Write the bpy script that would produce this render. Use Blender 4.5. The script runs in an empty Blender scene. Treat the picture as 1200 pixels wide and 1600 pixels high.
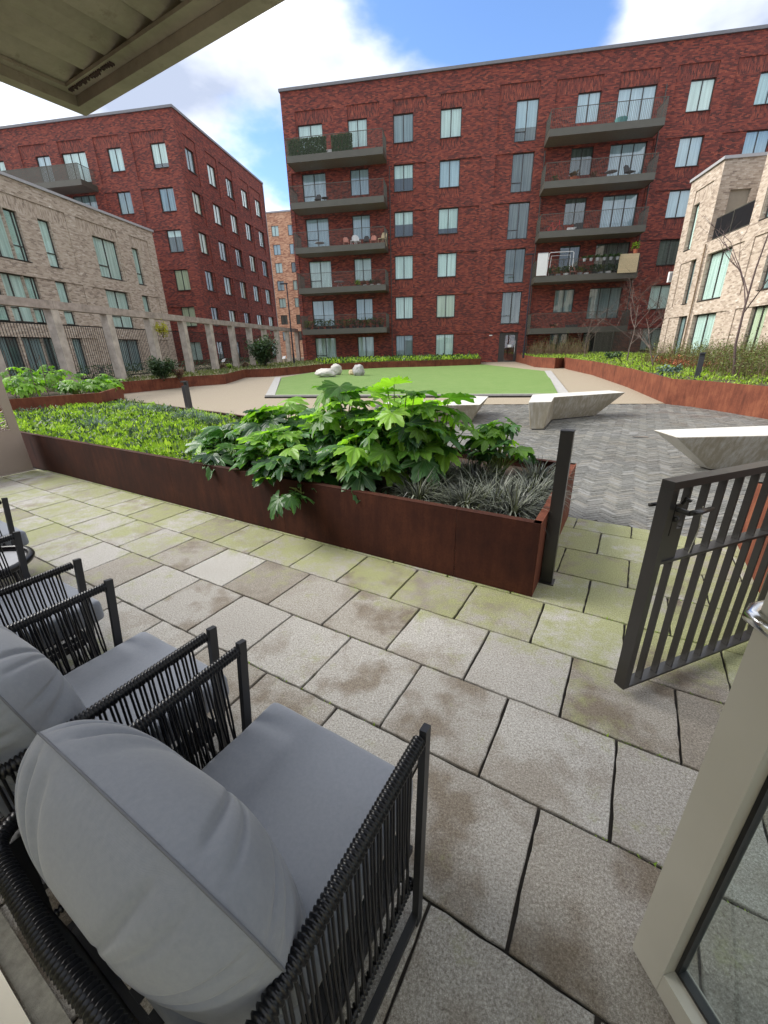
import bpy, bmesh, math, random
import numpy as np
from mathutils import Vector, Matrix, noise
R = math.radians
rnd = random.Random(7)
SC = bpy.context.scene
COL = SC.collection

# ------------------------------------------------------------------ camera
CAM_H = 1.62
F_PX, PITCH, ROLL, HEAD = 636.2, R(21.83), R(-1.485), R(-9.64)
cp, sp, cr, sr = math.cos(PITCH), math.sin(PITCH), math.cos(ROLL), math.sin(ROLL)
_R = np.array([[cr, -sr, 0], [sr, cr, 0], [0, 0, 1.]])
_up = _R @ np.array([0, -cp, -sp]); _rt = _R @ np.array([1, 0, 0]); _fw = _R @ np.array([0, -sp, cp])
_X = math.cos(HEAD) * _rt + math.sin(HEAD) * _fw
_Y = np.cross(_up, _X)
if _Y @ _fw < 0: _Y = -_Y
M = np.array([_X, _Y, _up])
cam = bpy.data.cameras.new("camera"); camo = bpy.data.objects.new("camera", cam); COL.objects.link(camo)
mx = M @ np.array([1, 0, 0]); my = M @ np.array([0, -1, 0]); mz = M @ np.array([0, 0, -1])
camo.matrix_world = Matrix(((mx[0], my[0], mz[0], 0), (mx[1], my[1], mz[1], 0), (mx[2], my[2], mz[2], CAM_H), (0, 0, 0, 1)))
cam.sensor_fit = 'HORIZONTAL'; cam.sensor_width = 36; cam.lens = 36 * F_PX / 1200
cam.clip_start = .02; cam.clip_end = 2000
SC.camera = camo

# ------------------------------------------------------------------ world, sun, exposure
w = bpy.data.worlds.new("World"); SC.world = w; w.use_nodes = True
nt = w.node_tree; nt.nodes.clear()
SUN_EL, SUN_AZ = R(38), R(-86)      # azimuth from +Y towards +X
def wn(t, **k):
    n = nt.nodes.new(t)
    for a, b in k.items(): setattr(n, a, b)
    return n
sky = wn('ShaderNodeTexSky', sky_type='NISHITA', sun_disc=False, sun_elevation=SUN_EL, sun_rotation=SUN_AZ)
sky.air_density = 1.0; sky.dust_density = .3; sky.ozone_density = 3
tc = wn('ShaderNodeTexCoord')
mp = wn('ShaderNodeMapping'); mp.inputs['Scale'].default_value = (1.0, 1.0, 2.0); mp.inputs['Location'].default_value = (3.1, .4, .2)
nt.links.new(tc.outputs['Generated'], mp.inputs[0])
n1 = wn('ShaderNodeTexNoise'); n1.inputs['Scale'].default_value = 1.5; n1.inputs['Detail'].default_value = 7; n1.inputs['Roughness'].default_value = .52
n2 = wn('ShaderNodeTexNoise'); n2.inputs['Scale'].default_value = 2.6; n2.inputs['Detail'].default_value = 6; n2.inputs['Roughness'].default_value = .5
nt.links.new(mp.outputs[0], n1.inputs['Vector']); nt.links.new(mp.outputs[0], n2.inputs['Vector'])
def wmath(op, a, b=None, c=None):
    n = wn('ShaderNodeMath', operation=op)
    for i, x in enumerate((a, b, c)):
        if x is None: continue
        if isinstance(x, (int, float)): n.inputs[i].default_value = x
        else: nt.links.new(x, n.inputs[i])
    return n.outputs[0]
# gaps in the cloud cover
def gap(u, v, rad, amt):
    d = M @ np.array([u - 600, v - 800, F_PX]); d /= np.linalg.norm(d)
    vd = wn('ShaderNodeVectorMath', operation='DISTANCE'); nt.links.new(tc.outputs['Generated'], vd.inputs[0]); vd.inputs[1].default_value = tuple(d)
    mr = wn('ShaderNodeMapRange', interpolation_type='SMOOTHSTEP'); nt.links.new(vd.outputs['Value'], mr.inputs[0])
    mr.inputs[1].default_value = 0; mr.inputs[2].default_value = rad; mr.inputs[3].default_value = amt; mr.inputs[4].default_value = 0
    return mr.outputs[0]
dens = wmath('ADD', wmath('MULTIPLY', wmath('SUBTRACT', n1.outputs['Fac'], .5), 1.9), .61)
for g in ((775, 15, .24, .42), (870, 55, .16, .25), (440, 330, .22, .30), (10, 175, .16, .22), (820, -220, .3, .25)):
    dens = wmath('SUBTRACT', dens, gap(*g))
mr = wn('ShaderNodeMapRange', interpolation_type='SMOOTHSTEP'); nt.links.new(dens, mr.inputs[0])
mr.inputs[1].default_value = .17; mr.inputs[2].default_value = .36
cr1 = wn('ShaderNodeValToRGB'); nt.links.new(n2.outputs['Fac'], cr1.inputs[0])
e = cr1.color_ramp.elements
e[0].position = .38; e[0].color = (.14, .16, .205, 1); e[1].position = .64; e[1].color = (.42, .425, .435, 1)
skm = wn('ShaderNodeMixRGB', blend_type='MULTIPLY'); skm.inputs[0].default_value = 1
nt.links.new(sky.outputs[0], skm.inputs[1]); skm.inputs[2].default_value = (.052, .057, .066, 1)
mix = wn('ShaderNodeMixRGB'); nt.links.new(mr.outputs[0], mix.inputs[0]); nt.links.new(skm.outputs[0], mix.inputs[1]); nt.links.new(cr1.outputs[0], mix.inputs[2])
# sky texture runs at 0.1, clouds at their own radiance, so the Background stays at strength 1 for the mixed colour
bg = wn('ShaderNodeBackground'); nt.links.new(mix.outputs[0], bg.inputs[0]); bg.inputs[1].default_value = 1.0
wo = wn('ShaderNodeOutputWorld'); nt.links.new(bg.outputs[0], wo.inputs[0])
sl = bpy.data.lights.new("sun", 'SUN'); slo = bpy.data.objects.new("sun", sl); COL.objects.link(slo)
sl.energy = 1.4; sl.angle = R(38); sl.color = (1, .965, .91)
sd = Vector((math.sin(SUN_AZ) * math.cos(SUN_EL), math.cos(SUN_AZ) * math.cos(SUN_EL), math.sin(SUN_EL)))
slo.rotation_euler = sd.to_track_quat('Z', 'Y').to_euler()
SC.view_settings.view_transform = 'Standard'; SC.view_settings.look = 'None'
SC.view_settings.exposure = 2.15; SC.view_settings.gamma = 1; SC.view_settings.use_curve_mapping = False

# ------------------------------------------------------------------ frames: patio axes (u along the planter, v away from the house)
AN = R(-21.5)
UU = Vector((math.cos(AN), math.sin(AN), 0)); VV = Vector((-UU.y, UU.x, 0))
def W(u, v, z=0): return UU * u + VV * v + Vector((0, 0, z))
SL, GY0 = .0078, 4.0
def gz(x, y): return SL * max(0, min(y, 46) - GY0)
def P(u, v, z):       # point of the picture on the level plane z
    d = M @ np.array([u - 600, v - 800, F_PX]); t = (z - CAM_H) / d[2]
    return Vector((t * d[0], t * d[1], z))
def G(u, v, h=0):     # point of the picture on the (very gently rising) ground
    d = M @ np.array([u - 600, v - 800, F_PX]); t = (SL * -GY0 + h - CAM_H) / (d[2] - SL * d[1])
    return Vector((t * d[0], t * d[1], CAM_H + t * d[2]))

# ------------------------------------------------------------------ materials
MATS = {}
class NM:
    def __init__(s, name):
        s.m = bpy.data.materials.new(name); s.m.use_nodes = True; s.t = s.m.node_tree
        s.t.nodes.clear(); s.out = s.n('ShaderNodeOutputMaterial'); s.p = s.n('ShaderNodeBsdfPrincipled')
        s.l(s.p.outputs[0], s.out.inputs[0]); MATS[name] = s.m
    def n(s, t, **k):
        n = s.t.nodes.new(t)
        for a, b in k.items(): setattr(n, a, b)
        return n
    def l(s, a, b): s.t.links.new(a, b)
    def set(s, **k):
        for a, b in k.items():
            i = s.p.inputs[a.replace('_', ' ')]
            if isinstance(b, (int, float, tuple)): i.default_value = b
            else: s.l(b, i)
        return s
    def coord(s, kind='Object', scale=(1, 1, 1)):
        if kind == 'World': o = s.n('ShaderNodeNewGeometry').outputs['Position']
        else: o = s.n('ShaderNodeTexCoord').outputs[kind]
        mp = s.n('ShaderNodeMapping'); mp.inputs['Scale'].default_value = scale; s.l(o, mp.inputs[0]); return mp.outputs[0]
    def noise(s, vec, scale, detail=4, rough=.5, out='Fac'):
        n = s.n('ShaderNodeTexNoise'); n.inputs['Scale'].default_value = scale; n.inputs['Detail'].default_value = detail; n.inputs['Roughness'].default_value = rough
        s.l(vec, n.inputs['Vector']); return n.outputs[out]
    def ramp(s, fac, *st):
        r = s.n('ShaderNodeValToRGB'); s.l(fac, r.inputs[0]); el = r.color_ramp.elements
        while len(el) < len(st): el.new(.5)
        for e, (p, c) in zip(el, st):
            e.position = p; e.color = (c, c, c, 1) if isinstance(c, (int, float)) else tuple(c) + (1,)
        return r.outputs[0]
    def mix(s, f, a, b, mode='MIX'):
        m = s.n('ShaderNodeMixRGB', blend_type=mode)
        for i, x in zip((0, 1, 2), (f, a, b)):
            if isinstance(x, (int, float)): m.inputs[i].default_value = x if i == 0 else (x, x, x, 1)
            elif isinstance(x, tuple): m.inputs[i].default_value = tuple(x) + (1,) * (4 - len(x))
            else: s.l(x, m.inputs[i])
        return m.outputs[0]
    def math(s, op, a, b=0.):
        n = s.n('ShaderNodeMath', operation=op)
        for i, x in enumerate((a, b)):
            if isinstance(x, (int, float)): n.inputs[i].default_value = x
            else: s.l(x, n.inputs[i])
        return n.outputs[0]
    def bump(s, h, st=.3, dist=.01):
        b = s.n('ShaderNodeBump'); b.inputs['Strength'].default_value = st; b.inputs['Distance'].default_value = dist
        s.l(h, b.inputs['Height']); s.l(b.outputs[0], s.p.inputs['Normal'])
    def rand(s): return s.n('ShaderNodeObjectInfo').outputs['Random']

def simple(name, col, rough=.6, metal=0, var=.12, nscale=6, bump=0, spec=.5):
    m = NM(name); v = m.coord('World'); f = m.noise(v, nscale, 5, .6)
    c1 = tuple(x * (1 - var) for x in col); c2 = tuple(min(1, x * (1 + var)) for x in col)
    m.set(Base_Color=m.ramp(f, (.3, c1), (.7, c2)), Roughness=rough, Metallic=metal)
    m.p.inputs['Specular IOR Level'].default_value = spec
    if bump: m.bump(m.noise(v, nscale * 12, 3), bump, .004)
    return m.m

def brick_mat(name, cols, mortar, bw=.225, bh=.075, soldier=False, dark=.35, blotch=.5):
    m = NM(name)
    g = m.n('ShaderNodeNewGeometry'); sx = m.n('ShaderNodeSeparateXYZ'); m.l(g.outputs['Position'], sx.inputs[0])
    sn = m.n('ShaderNodeSeparateXYZ'); m.l(g.outputs['True Normal'], sn.inputs[0])
    f = m.math('GREATER_THAN', m.math('ABSOLUTE', sn.outputs[0]), .6)
    h = m.math('ADD', m.math('MULTIPLY', sx.outputs[0], m.math('SUBTRACT', 1, f)), m.math('MULTIPLY', sx.outputs[1], f))
    cb = m.n('ShaderNodeCombineXYZ')
    m.l(sx.outputs[2] if soldier else h, cb.inputs[0]); m.l(h if soldier else sx.outputs[2], cb.inputs[1])
    b = m.n('ShaderNodeTexBrick'); m.l(cb.outputs[0], b.inputs['Vector'])
    b.inputs['Scale'].default_value = 1; b.inputs['Brick Width'].default_value = bw; b.inputs['Row Height'].default_value = bh
    b.inputs['Mortar Size'].default_value = .006; b.inputs['Mortar Smooth'].default_value = .2; b.inputs['Bias'].default_value = 0
    b.inputs['Color1'].default_value = (0, 0, 0, 1); b.inputs['Color2'].default_value = (1, 1, 1, 1); b.inputs['Mortar'].default_value = (.5, .5, .5, 1)
    # streaky clumps of brick tones a few bricks wide
    mp = m.n('ShaderNodeMapping'); m.l(cb.outputs[0], mp.inputs[0])
    mp.inputs['Scale'].default_value = (5., 1.6, 1) if not soldier else (1.6, 6, 1)
    mp.inputs['Scale'].default_value = (1.7, 5.5, 1)
    s1 = m.noise(mp.outputs[0], 1.3, 3, .75); s2 = m.noise(cb.outputs[0], .45, 3, .6)
    v = m.math('ADD', m.math('MULTIPLY', b.outputs['Color'], .42), m.math('ADD', m.math('MULTIPLY', s1, .9 * blotch + .35), m.math('MULTIPLY', s2, .25)))
    v = m.math('SUBTRACT', v, .17 + .25 * blotch)
    n = len(cols); c = m.ramp(v, *[(.2 + .62 * i / (n - 1), cc) for i, cc in enumerate(cols)])
    c = m.mix(b.outputs['Fac'], c, tuple(mortar))
    m.set(Base_Color=c, Roughness=.88)
    m.bump(m.math('SUBTRACT', 1, b.outputs['Fac']), .6, .012)
    return m.m

RED = [(.066, .024, .021), (.14, .033, .026), (.235, .050, .034), (.32, .076, .043), (.42, .13, .075)]
TAN = [(.24, .185, .145), (.39, .31, .24), (.47, .385, .305), (.52, .44, .36), (.76, .71, .63)]
ORG = [(.30, .13, .08), (.52, .27, .16), (.66, .40, .25), (.70, .47, .33)]
brick_mat('red_brick', RED, (.12, .05, .045)); brick_mat('red_soldier', RED, (.15, .075, .065), soldier=True)
brick_mat('tan_brick', TAN, (.42, .36, .30)); brick_mat('tan_soldier', TAN, (.42, .36, .30), soldier=True)
brick_mat('orange_brick', ORG, (.45, .33, .25), .45, .15)
simple('coping', (.36, .36, .37), .5, 0, .06)
simple('coping_dark', (.17, .17, .185), .5, 0, .1)
simple('frame_dark', (.055, .052, .048), .45, .3, .1)
simple('balcony_metal', (.10, .096, .078), .5, .3, .08, 1.2)
simple('balcony_soffit', (.20, .175, .155), .7, 0, .1)
simple('lamp_black', (.025, .025, .035), .4, .4)
simple('soil', (.07, .045, .03), .95, 0, .4, 12, .6)
simple('dry_soil', (.25, .21, .13), .95, 0, .35, 5, .6)
simple('hedge_leaf', (.03, .055, .025), .6, 0, .4, 8)
simple('grey_concrete', (.36, .34, .32), .85, 0, .18, 5, .5)
simple('stone_grey', (.36, .35, .34), .85, 0, .4, 2.5, .8)
simple('stone_white', (.50, .48, .43), .85, 0, .18, 4, .8)
simple('white_paint', (.78, .78, .76), .5, 0, .04)
simple('salmon', (.6, .25, .18), .6); simple('terracotta', (.42, .12, .06), .8); simple('teal', (.12, .33, .33), .6)
simple('wood_pale', (.62, .50, .30), .7, 0, .15, 20); simple('dark_plastic', (.03, .03, .032), .5); simple('grey_plastic', (.35, .36, .38), .5)
simple('red_plastic', (.5, .04, .04), .5); simple('blind', (.30, .265, .21), .8, 0, .05)
simple('rail_black', (.02, .021, .024), .35, .4)
simple('steel', (.62, .63, .64), .22, 1.0, .05)
simple('gasket', (.012, .012, .014), .4)
simple('screen_beige', (.36, .29, .24), .5, .2, .06, 2)
simple('wood_post', (.42, .37, .32), .85, 0, .3, 3, .6)
simple('wood_beam', (.33, .275, .24), .85, 0, .3, 4, .6)
simple('threshold_stone', (.30, .29, .25), .9, 0, .25, 40, .8)
simple('sill_metal', (.42, .40, .34), .4, .4, .08, 3)
simple('charcoal', (.052, .055, .060), .38, .35, .08, 2)
simple('chair_frame', (.026, .027, .030), .42, 0, .08, 3, 0, .4)
simple('rope', (.006, .0065, .009), .30, 0, .2, 30, 0, .35)
simple('gate_metal', (.018, .0165, .015), .30, 0, .12, 3, 0, .62)
simple('green_stem', (.20, .26, .06), .55, 0, .25, 6)
simple('dead_stem', (.19, .13, .08), .9, 0, .35, 3); simple('red_stem', (.16, .085, .05), .9, 0, .4, 2)
simple('bark', (.12, .09, .075), .9, 0, .3, 8, .6); simple('bark_dark', (.09, .06, .055), .9, 0, .3, 8, .6)

def corten(name, a, b, c):
    m = NM(name); v = m.coord('World'); st = m.coord('World', (3, 3, .5))
    f = m.noise(v, 2.2, 6, .65); f2 = m.noise(st, 5, 4, .6); f3 = m.noise(v, 60, 3, .6)
    k = m.math('ADD', m.math('MULTIPLY', f, .6), m.math('MULTIPLY', f2, .4))
    col = m.ramp(k, (.36, a), (.5, b), (.66, c)); col = m.mix(m.ramp(f3, (.45, 0.), (.75, .35)), col, tuple(x * .6 for x in a))
    m.set(Base_Color=col, Roughness=.8); m.p.inputs['Specular IOR Level'].default_value = .22; m.bump(f3, .25, .003); return m.m
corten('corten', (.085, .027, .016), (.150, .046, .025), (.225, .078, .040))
corten('corten_dark', (.026, .008, .005), (.045, .013, .007), (.075, .023, .011))  # darker copy of corten: the house's shade put into the planter panels' colour

m = NM('paver')     # exposed aggregate slabs, moss towards the planter, rusty damp stains
v = m.coord('World'); rn = m.rand()
sp1 = m.noise(v, 120, 5, .9); sp2 = m.noise(v, 620, 2, .6); big = m.noise(v, 2.1, 5, .6); _sh = m.n('ShaderNodeVectorMath', operation='ADD'); m.l(v, _sh.inputs[0]); _cx = m.n('ShaderNodeCombineXYZ'); m.l(m.math('MULTIPLY', rn, 60), _cx.inputs[0]); m.l(m.math('MULTIPLY', rn, 37), _cx.inputs[1]); m.l(_cx.outputs[0], _sh.inputs[1])
big2 = m.noise(_sh.outputs[0], 3.6, 4, .5)
base = m.ramp(sp1, (.33, (.13, .115, .095)), (.44, (.36, .35, .33)), (.53, (.53, .525, .505)), (.65, (.84, .835, .82)))
base = m.mix(m.ramp(sp2, (.38, .6), (.55, 0.)), base, (.17, .14, .12))
tone = m.ramp(rn, (0., (.66, .60, .52)), (.25, (.86, .82, .75)), (.6, (1.0, .98, .94)), (1., (1.14, 1.13, 1.09)))
base = m.mix(1, base, tone, 'MULTIPLY')
stain = m.ramp(m.math('ADD', m.math('MULTIPLY', big2, .75), m.math('MULTIPLY', m.noise(v, 11, 3), .25)), (.47, 0.), (.60, 1.))
base = m.mix(m.math('MULTIPLY', stain, m.ramp(m.math('FRACT', m.math('MULTIPLY', rn, 7.3)), (.25, .15), (.75, .95))), base, (.55, .48, .40), 'MULTIPLY')
sx = m.n('ShaderNodeSeparateXYZ'); m.l(v, sx.inputs[0])
vv = m.math('ADD', m.math('MULTIPLY', sx.outputs[0], VV.x), m.math('MULTIPLY', sx.outputs[1], VV.y))
uu = m.math('ADD', m.math('MULTIPLY', sx.outputs[0], UU.x), m.math('MULTIPLY', sx.outputs[1], UU.y))
mv = m.n('ShaderNodeMapRange', interpolation_type='SMOOTHSTEP'); m.l(vv, mv.inputs[0]); mv.inputs[1].default_value = 1.45; mv.inputs[2].default_value = 2.6
mu = m.n('ShaderNodeMapRange', interpolation_type='SMOOTHSTEP'); m.l(uu, mu.inputs[0]); mu.inputs[1].default_value = -1.8; mu.inputs[2].default_value = -5.0; mu.inputs[3].default_value = 0; mu.inputs[4].default_value = .72
mo = m.math('ADD', m.math('MAXIMUM', mv.outputs[0], mu.outputs[0]), m.math('MULTIPLY', m.math('SUBTRACT', m.math('ADD', big, m.math('MULTIPLY', m.noise(v, 9, 5, .75), .8)), .93), 3.2))
mo = m.ramp(mo, (.25, 0.), (1.15, .82))
mossc = m.ramp(m.noise(v, 130, 3, .7), (.3, (.14, .15, .045)), (.5, (.31, .33, .13)), (.7, (.50, .50, .27)))
base = m.mix(mo, base, mossc)
m.set(Base_Color=base, Roughness=m.ramp(stain, (0., .9), (1., .6))); m.bump(m.math('ADD', sp1, m.math('MULTIPLY', sp2, .5)), .9, .006)
simple('joint_dark', (.03, .025, .02), .95, 0, .4, 20, .5)

m = NM('clay_paver'); v = m.coord('World'); rn = m.rand(); gi = m.n('ShaderNodeNewGeometry').outputs['Random Per Island']
k = m.math('FRACT', m.math('ADD', rn, gi))
c = m.ramp(k, (0., (.055, .055, .053)), (.35, (.095, .094, .092)), (.6, (.13, .128, .124)), (.85, (.16, .145, .12)), (1., (.22, .22, .22)))
c = m.mix(m.math('MULTIPLY', m.noise(v, 1.4, 4), .55), c, (.12, .115, .075)); c = m.mix(m.ramp(m.noise(v, 40, 3, .7), (.4, 0.), (.8, .5)), c, (.33, .33, .32))
m.set(Base_Color=c, Roughness=m.ramp(m.noise(v, 1.8, 3), (.35, .35), (.65, .75))); m.bump(m.noise(v, 90, 3), .4, .003)

m = NM('resin_path'); v = m.coord('World'); a = m.noise(v, 230, 3, .8); b = m.noise(v, .7, 5, .6)
c = m.ramp(a, (.3, (.18, .14, .09)), (.5, (.30, .25, .175)), (.7, (.43, .37, .285))); c = m.mix(m.ramp(b, (.4, 0.), (.7, .45)), c, (.30, .24, .18))
m.set(Base_Color=c, Roughness=.8); m.bump(a, .5, .003)
m = NM('artificial_turf'); v = m.coord('World'); a = m.noise(v, 160, 2, .8); b = m.noise(v, 2.2, 5, .6)
c = m.ramp(a, (.3, (.07, .13, .025)), (.55, (.135, .235, .05)), (.75, (.21, .33, .08))); c = m.mix(m.ramp(b, (.35, 0.), (.65, .6)), c, (.17, .25, .07))
m.set(Base_Color=c, Roughness=.9); m.bump(a, .8, .01)

m = NM('bench_concrete'); v = m.coord('World'); st = m.coord('World', (9, 9, .35))
a = m.noise(v, 120, 4, .7); b = m.noise(st, 2.2, 4, .7); g3 = m.noise(v, 3, 4)
sn = m.n('ShaderNodeSeparateXYZ'); m.l(m.n('ShaderNodeNewGeometry').outputs['True Normal'], sn.inputs[0])
side = m.math('SUBTRACT', 1, m.ramp(m.math('ABSOLUTE', sn.outputs[2]), (.6, 0.), (.9, 1.)))
c = m.ramp(a, (.3, (.44, .425, .385)), (.6, (.58, .565, .52)))
alg = m.math('MULTIPLY', side, m.ramp(m.math('ADD', m.math('MULTIPLY', b, .6), m.math('MULTIPLY', g3, .4)), (.46, 1.), (.68, .38)))
c = m.mix(m.math('MULTIPLY', alg, .85), c, (.20, .165, .095))
m.set(Base_Color=c, Roughness=.8); m.bump(a, .4, .003)

m = NM('beige_paint'); v = m.coord('World'); m.set(Base_Color=m.ramp(m.noise(v, 3, 4), (.3, (.40, .385, .33)), (.7, (.44, .425, .37))), Roughness=.38)
m.bump(m.noise(v, 300, 2), .08, .001)
m = NM('soffit_metal'); v = m.coord('World'); c = m.ramp(m.noise(v, 2.6, 6, .7), (.35, (.30, .275, .20)), (.65, (.46, .42, .32)))
c = m.mix(m.ramp(m.noise(v, 9, 5, .7), (.60, 0.), (.78, .55)), c, (.10, .06, .03)); m.set(Base_Color=c, Roughness=.65)

m = NM('cushion'); tcn = m.coord('Object'); a = m.n('ShaderNodeTexWave'); a.inputs['Scale'].default_value = 280; m.l(tcn, a.inputs['Vector'])
b2 = m.n('ShaderNodeTexWave', bands_direction='Y'); b2.inputs['Scale'].default_value = 280; m.l(tcn, b2.inputs['Vector'])
wv = m.math('MULTIPLY', a.outputs['Fac'], b2.outputs['Fac']); fz = m.noise(tcn, 90, 4, .7)
c = m.ramp(fz, (.2, (.205, .225, .265)), (.8, (.25, .27, .31))); m.set(Base_Color=c, Roughness=.92)
m.p.inputs['Sheen Weight'].default_value = .25
m.bump(m.math('ADD', m.math('MULTIPLY', wv, .5), fz), .18, .0015)
simple('piping_grey', (.14, .15, .175), .9)
simple('seam', (.06, .062, .07), .8)

def leafmat(name, dark, light, rough, trans, gloss=.5, obj=True, lo=.15, hi=.85):
    m = NM(name); v = m.coord('World'); rn = m.rand() if obj else m.n('ShaderNodeNewGeometry').outputs['Random Per Island']
    c = m.ramp(m.math('ADD', m.math('MULTIPLY', rn, .7), m.math('MULTIPLY', m.noise(v, 6, 4), .3)), (lo, dark), (hi, light))
    m.set(Base_Color=c, Roughness=rough); m.p.inputs['Specular IOR Level'].default_value = gloss
    tr = m.n('ShaderNodeBsdfTranslucent'); m.l(m.mix(1, c, (1.5, 1.7, .6), 'MULTIPLY'), tr.inputs[0])
    ms = m.n('ShaderNodeMixShader'); ms.inputs[0].default_value = trans
    m.l(m.p.outputs[0], ms.inputs[1]); m.l(tr.outputs[0], ms.inputs[2]); m.l(ms.outputs[0], m.out.inputs[0])
    return m
def vein_leaf(name, *args):
    fm = leafmat(name, *args)
    _o = fm.coord('Object'); _s = fm.n('ShaderNodeSeparateXYZ'); fm.l(_o, _s.inputs[0])
    _a = fm.math('ARCTAN2', _s.outputs[1], _s.outputs[0]); _r = fm.math('SQRT', fm.math('ADD', fm.math('MULTIPLY', _s.outputs[0], _s.outputs[0]), fm.math('MULTIPLY', _s.outputs[1], _s.outputs[1])))
    _k = fm.math('ABSOLUTE', fm.math('SUBTRACT', fm.math('FRACT', fm.math('DIVIDE', fm.math('ADD', _a, R(285) / 2 + R(285)), R(285) / 7)), .5))
    _d = fm.math('MULTIPLY', _k, _r); _vein = fm.ramp(fm.math('MULTIPLY', _d, 100), (.10, 1.), (.26, 0.))
    _bc = fm.p.inputs['Base Color'].links[0].from_socket; fm.l(fm.mix(fm.math('MULTIPLY', _vein, .75), _bc, (.30, .42, .16)), fm.p.inputs['Base Color'])
    fm.bump(fm.math('ADD', fm.noise(_o, 26, 3), fm.math('MULTIPLY', _vein, -.5)), .5, .005)
vein_leaf('fatsia_leaf', (.06, .16, .02), (.28, .50, .06), .38, .45, .35)
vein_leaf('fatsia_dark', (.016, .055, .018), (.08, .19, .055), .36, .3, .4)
leafmat('bed_leaf', (.03, .09, .02), (.13, .26, .05), .45, .35, .5, False)
leafmat('cover_leaf', (.12, .22, .02), (.42, .58, .08), .6, .4, .3, False)
leafmat('lime_leaf', (.12, .22, .035), (.34, .44, .09), .6, .4, .3, False)
leafmat('shrub_leaf', (.02, .045, .02), (.07, .12, .05), .5, .2, .4, False)
leafmat('olive_leaf', (.05, .075, .02), (.17, .19, .06), .6, .25, .3, False)
leafmat('blue_leaf', (.06, .10, .09), (.18, .25, .24), .6, .2, .3, False)
leafmat('tuft_blade', (.008, .010, .007), (.30, .32, .25), .42, .10, .5, False, .30, .95)
leafmat('yellow_leaf', (.30, .28, .04), (.55, .50, .10), .6, .4, .3, False)

m = NM('glass'); gl = m.n('ShaderNodeBsdfGlossy'); gl.inputs['Roughness'].default_value = .02; gl.inputs[0].default_value = (.86, .92, .98, 1)
tb = m.n('ShaderNodeBsdfTransparent'); tb.inputs[0].default_value = (.90, .96, .94, 1); fr = m.n('ShaderNodeFresnel'); fr.inputs[0].default_value = 1.5
ms = m.n('ShaderNodeMixShader'); m.l(m.math('MULTIPLY', m.math('ADD', m.math('MULTIPLY', fr.outputs[0], 1.4), .07), m.math('SUBTRACT', 1, m.n('ShaderNodeNewGeometry').outputs['Backfacing'])), ms.inputs[0]); m.l(tb.outputs[0], ms.inputs[1]); m.l(gl.outputs[0], ms.inputs[2]); m.l(ms.outputs[0], m.out.inputs[0])
m = NM('rail_glass'); m.set(Base_Color=(.55, .6, .6, 1), Roughness=.1, Alpha=.35)
def curtain_or_backing(name, c1, c2):
    m = NM(name); v = m.coord('World', (7, 7, .25)); f = m.noise(v, 1.3, 2, .5)
    m.set(Base_Color=m.ramp(f, (.35, c1), (.65, c2)), Roughness=.9); m.bump(f, .6, .03)
curtain_or_backing('curtain_teal', (.54, .60, .58), (.82, .86, .84)); curtain_or_backing('curtain_white', (.66, .70, .68), (.88, .92, .90))
curtain_or_backing('curtain_cream', (.55, .52, .38), (.75, .72, .55)); curtain_or_backing('curtain_grey', (.20, .24, .27), (.36, .40, .42))
curtain_or_backing('room_dark', (.025, .03, .033), (.07, .075, .075)); curtain_or_backing('room_sky', (.45, .52, .62), (.62, .68, .78)); curtain_or_backing('room_mid', (.08, .09, .085), (.17, .18, .165))  # opaque backings: unlit-room shade and sky reflection put into their colour

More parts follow.
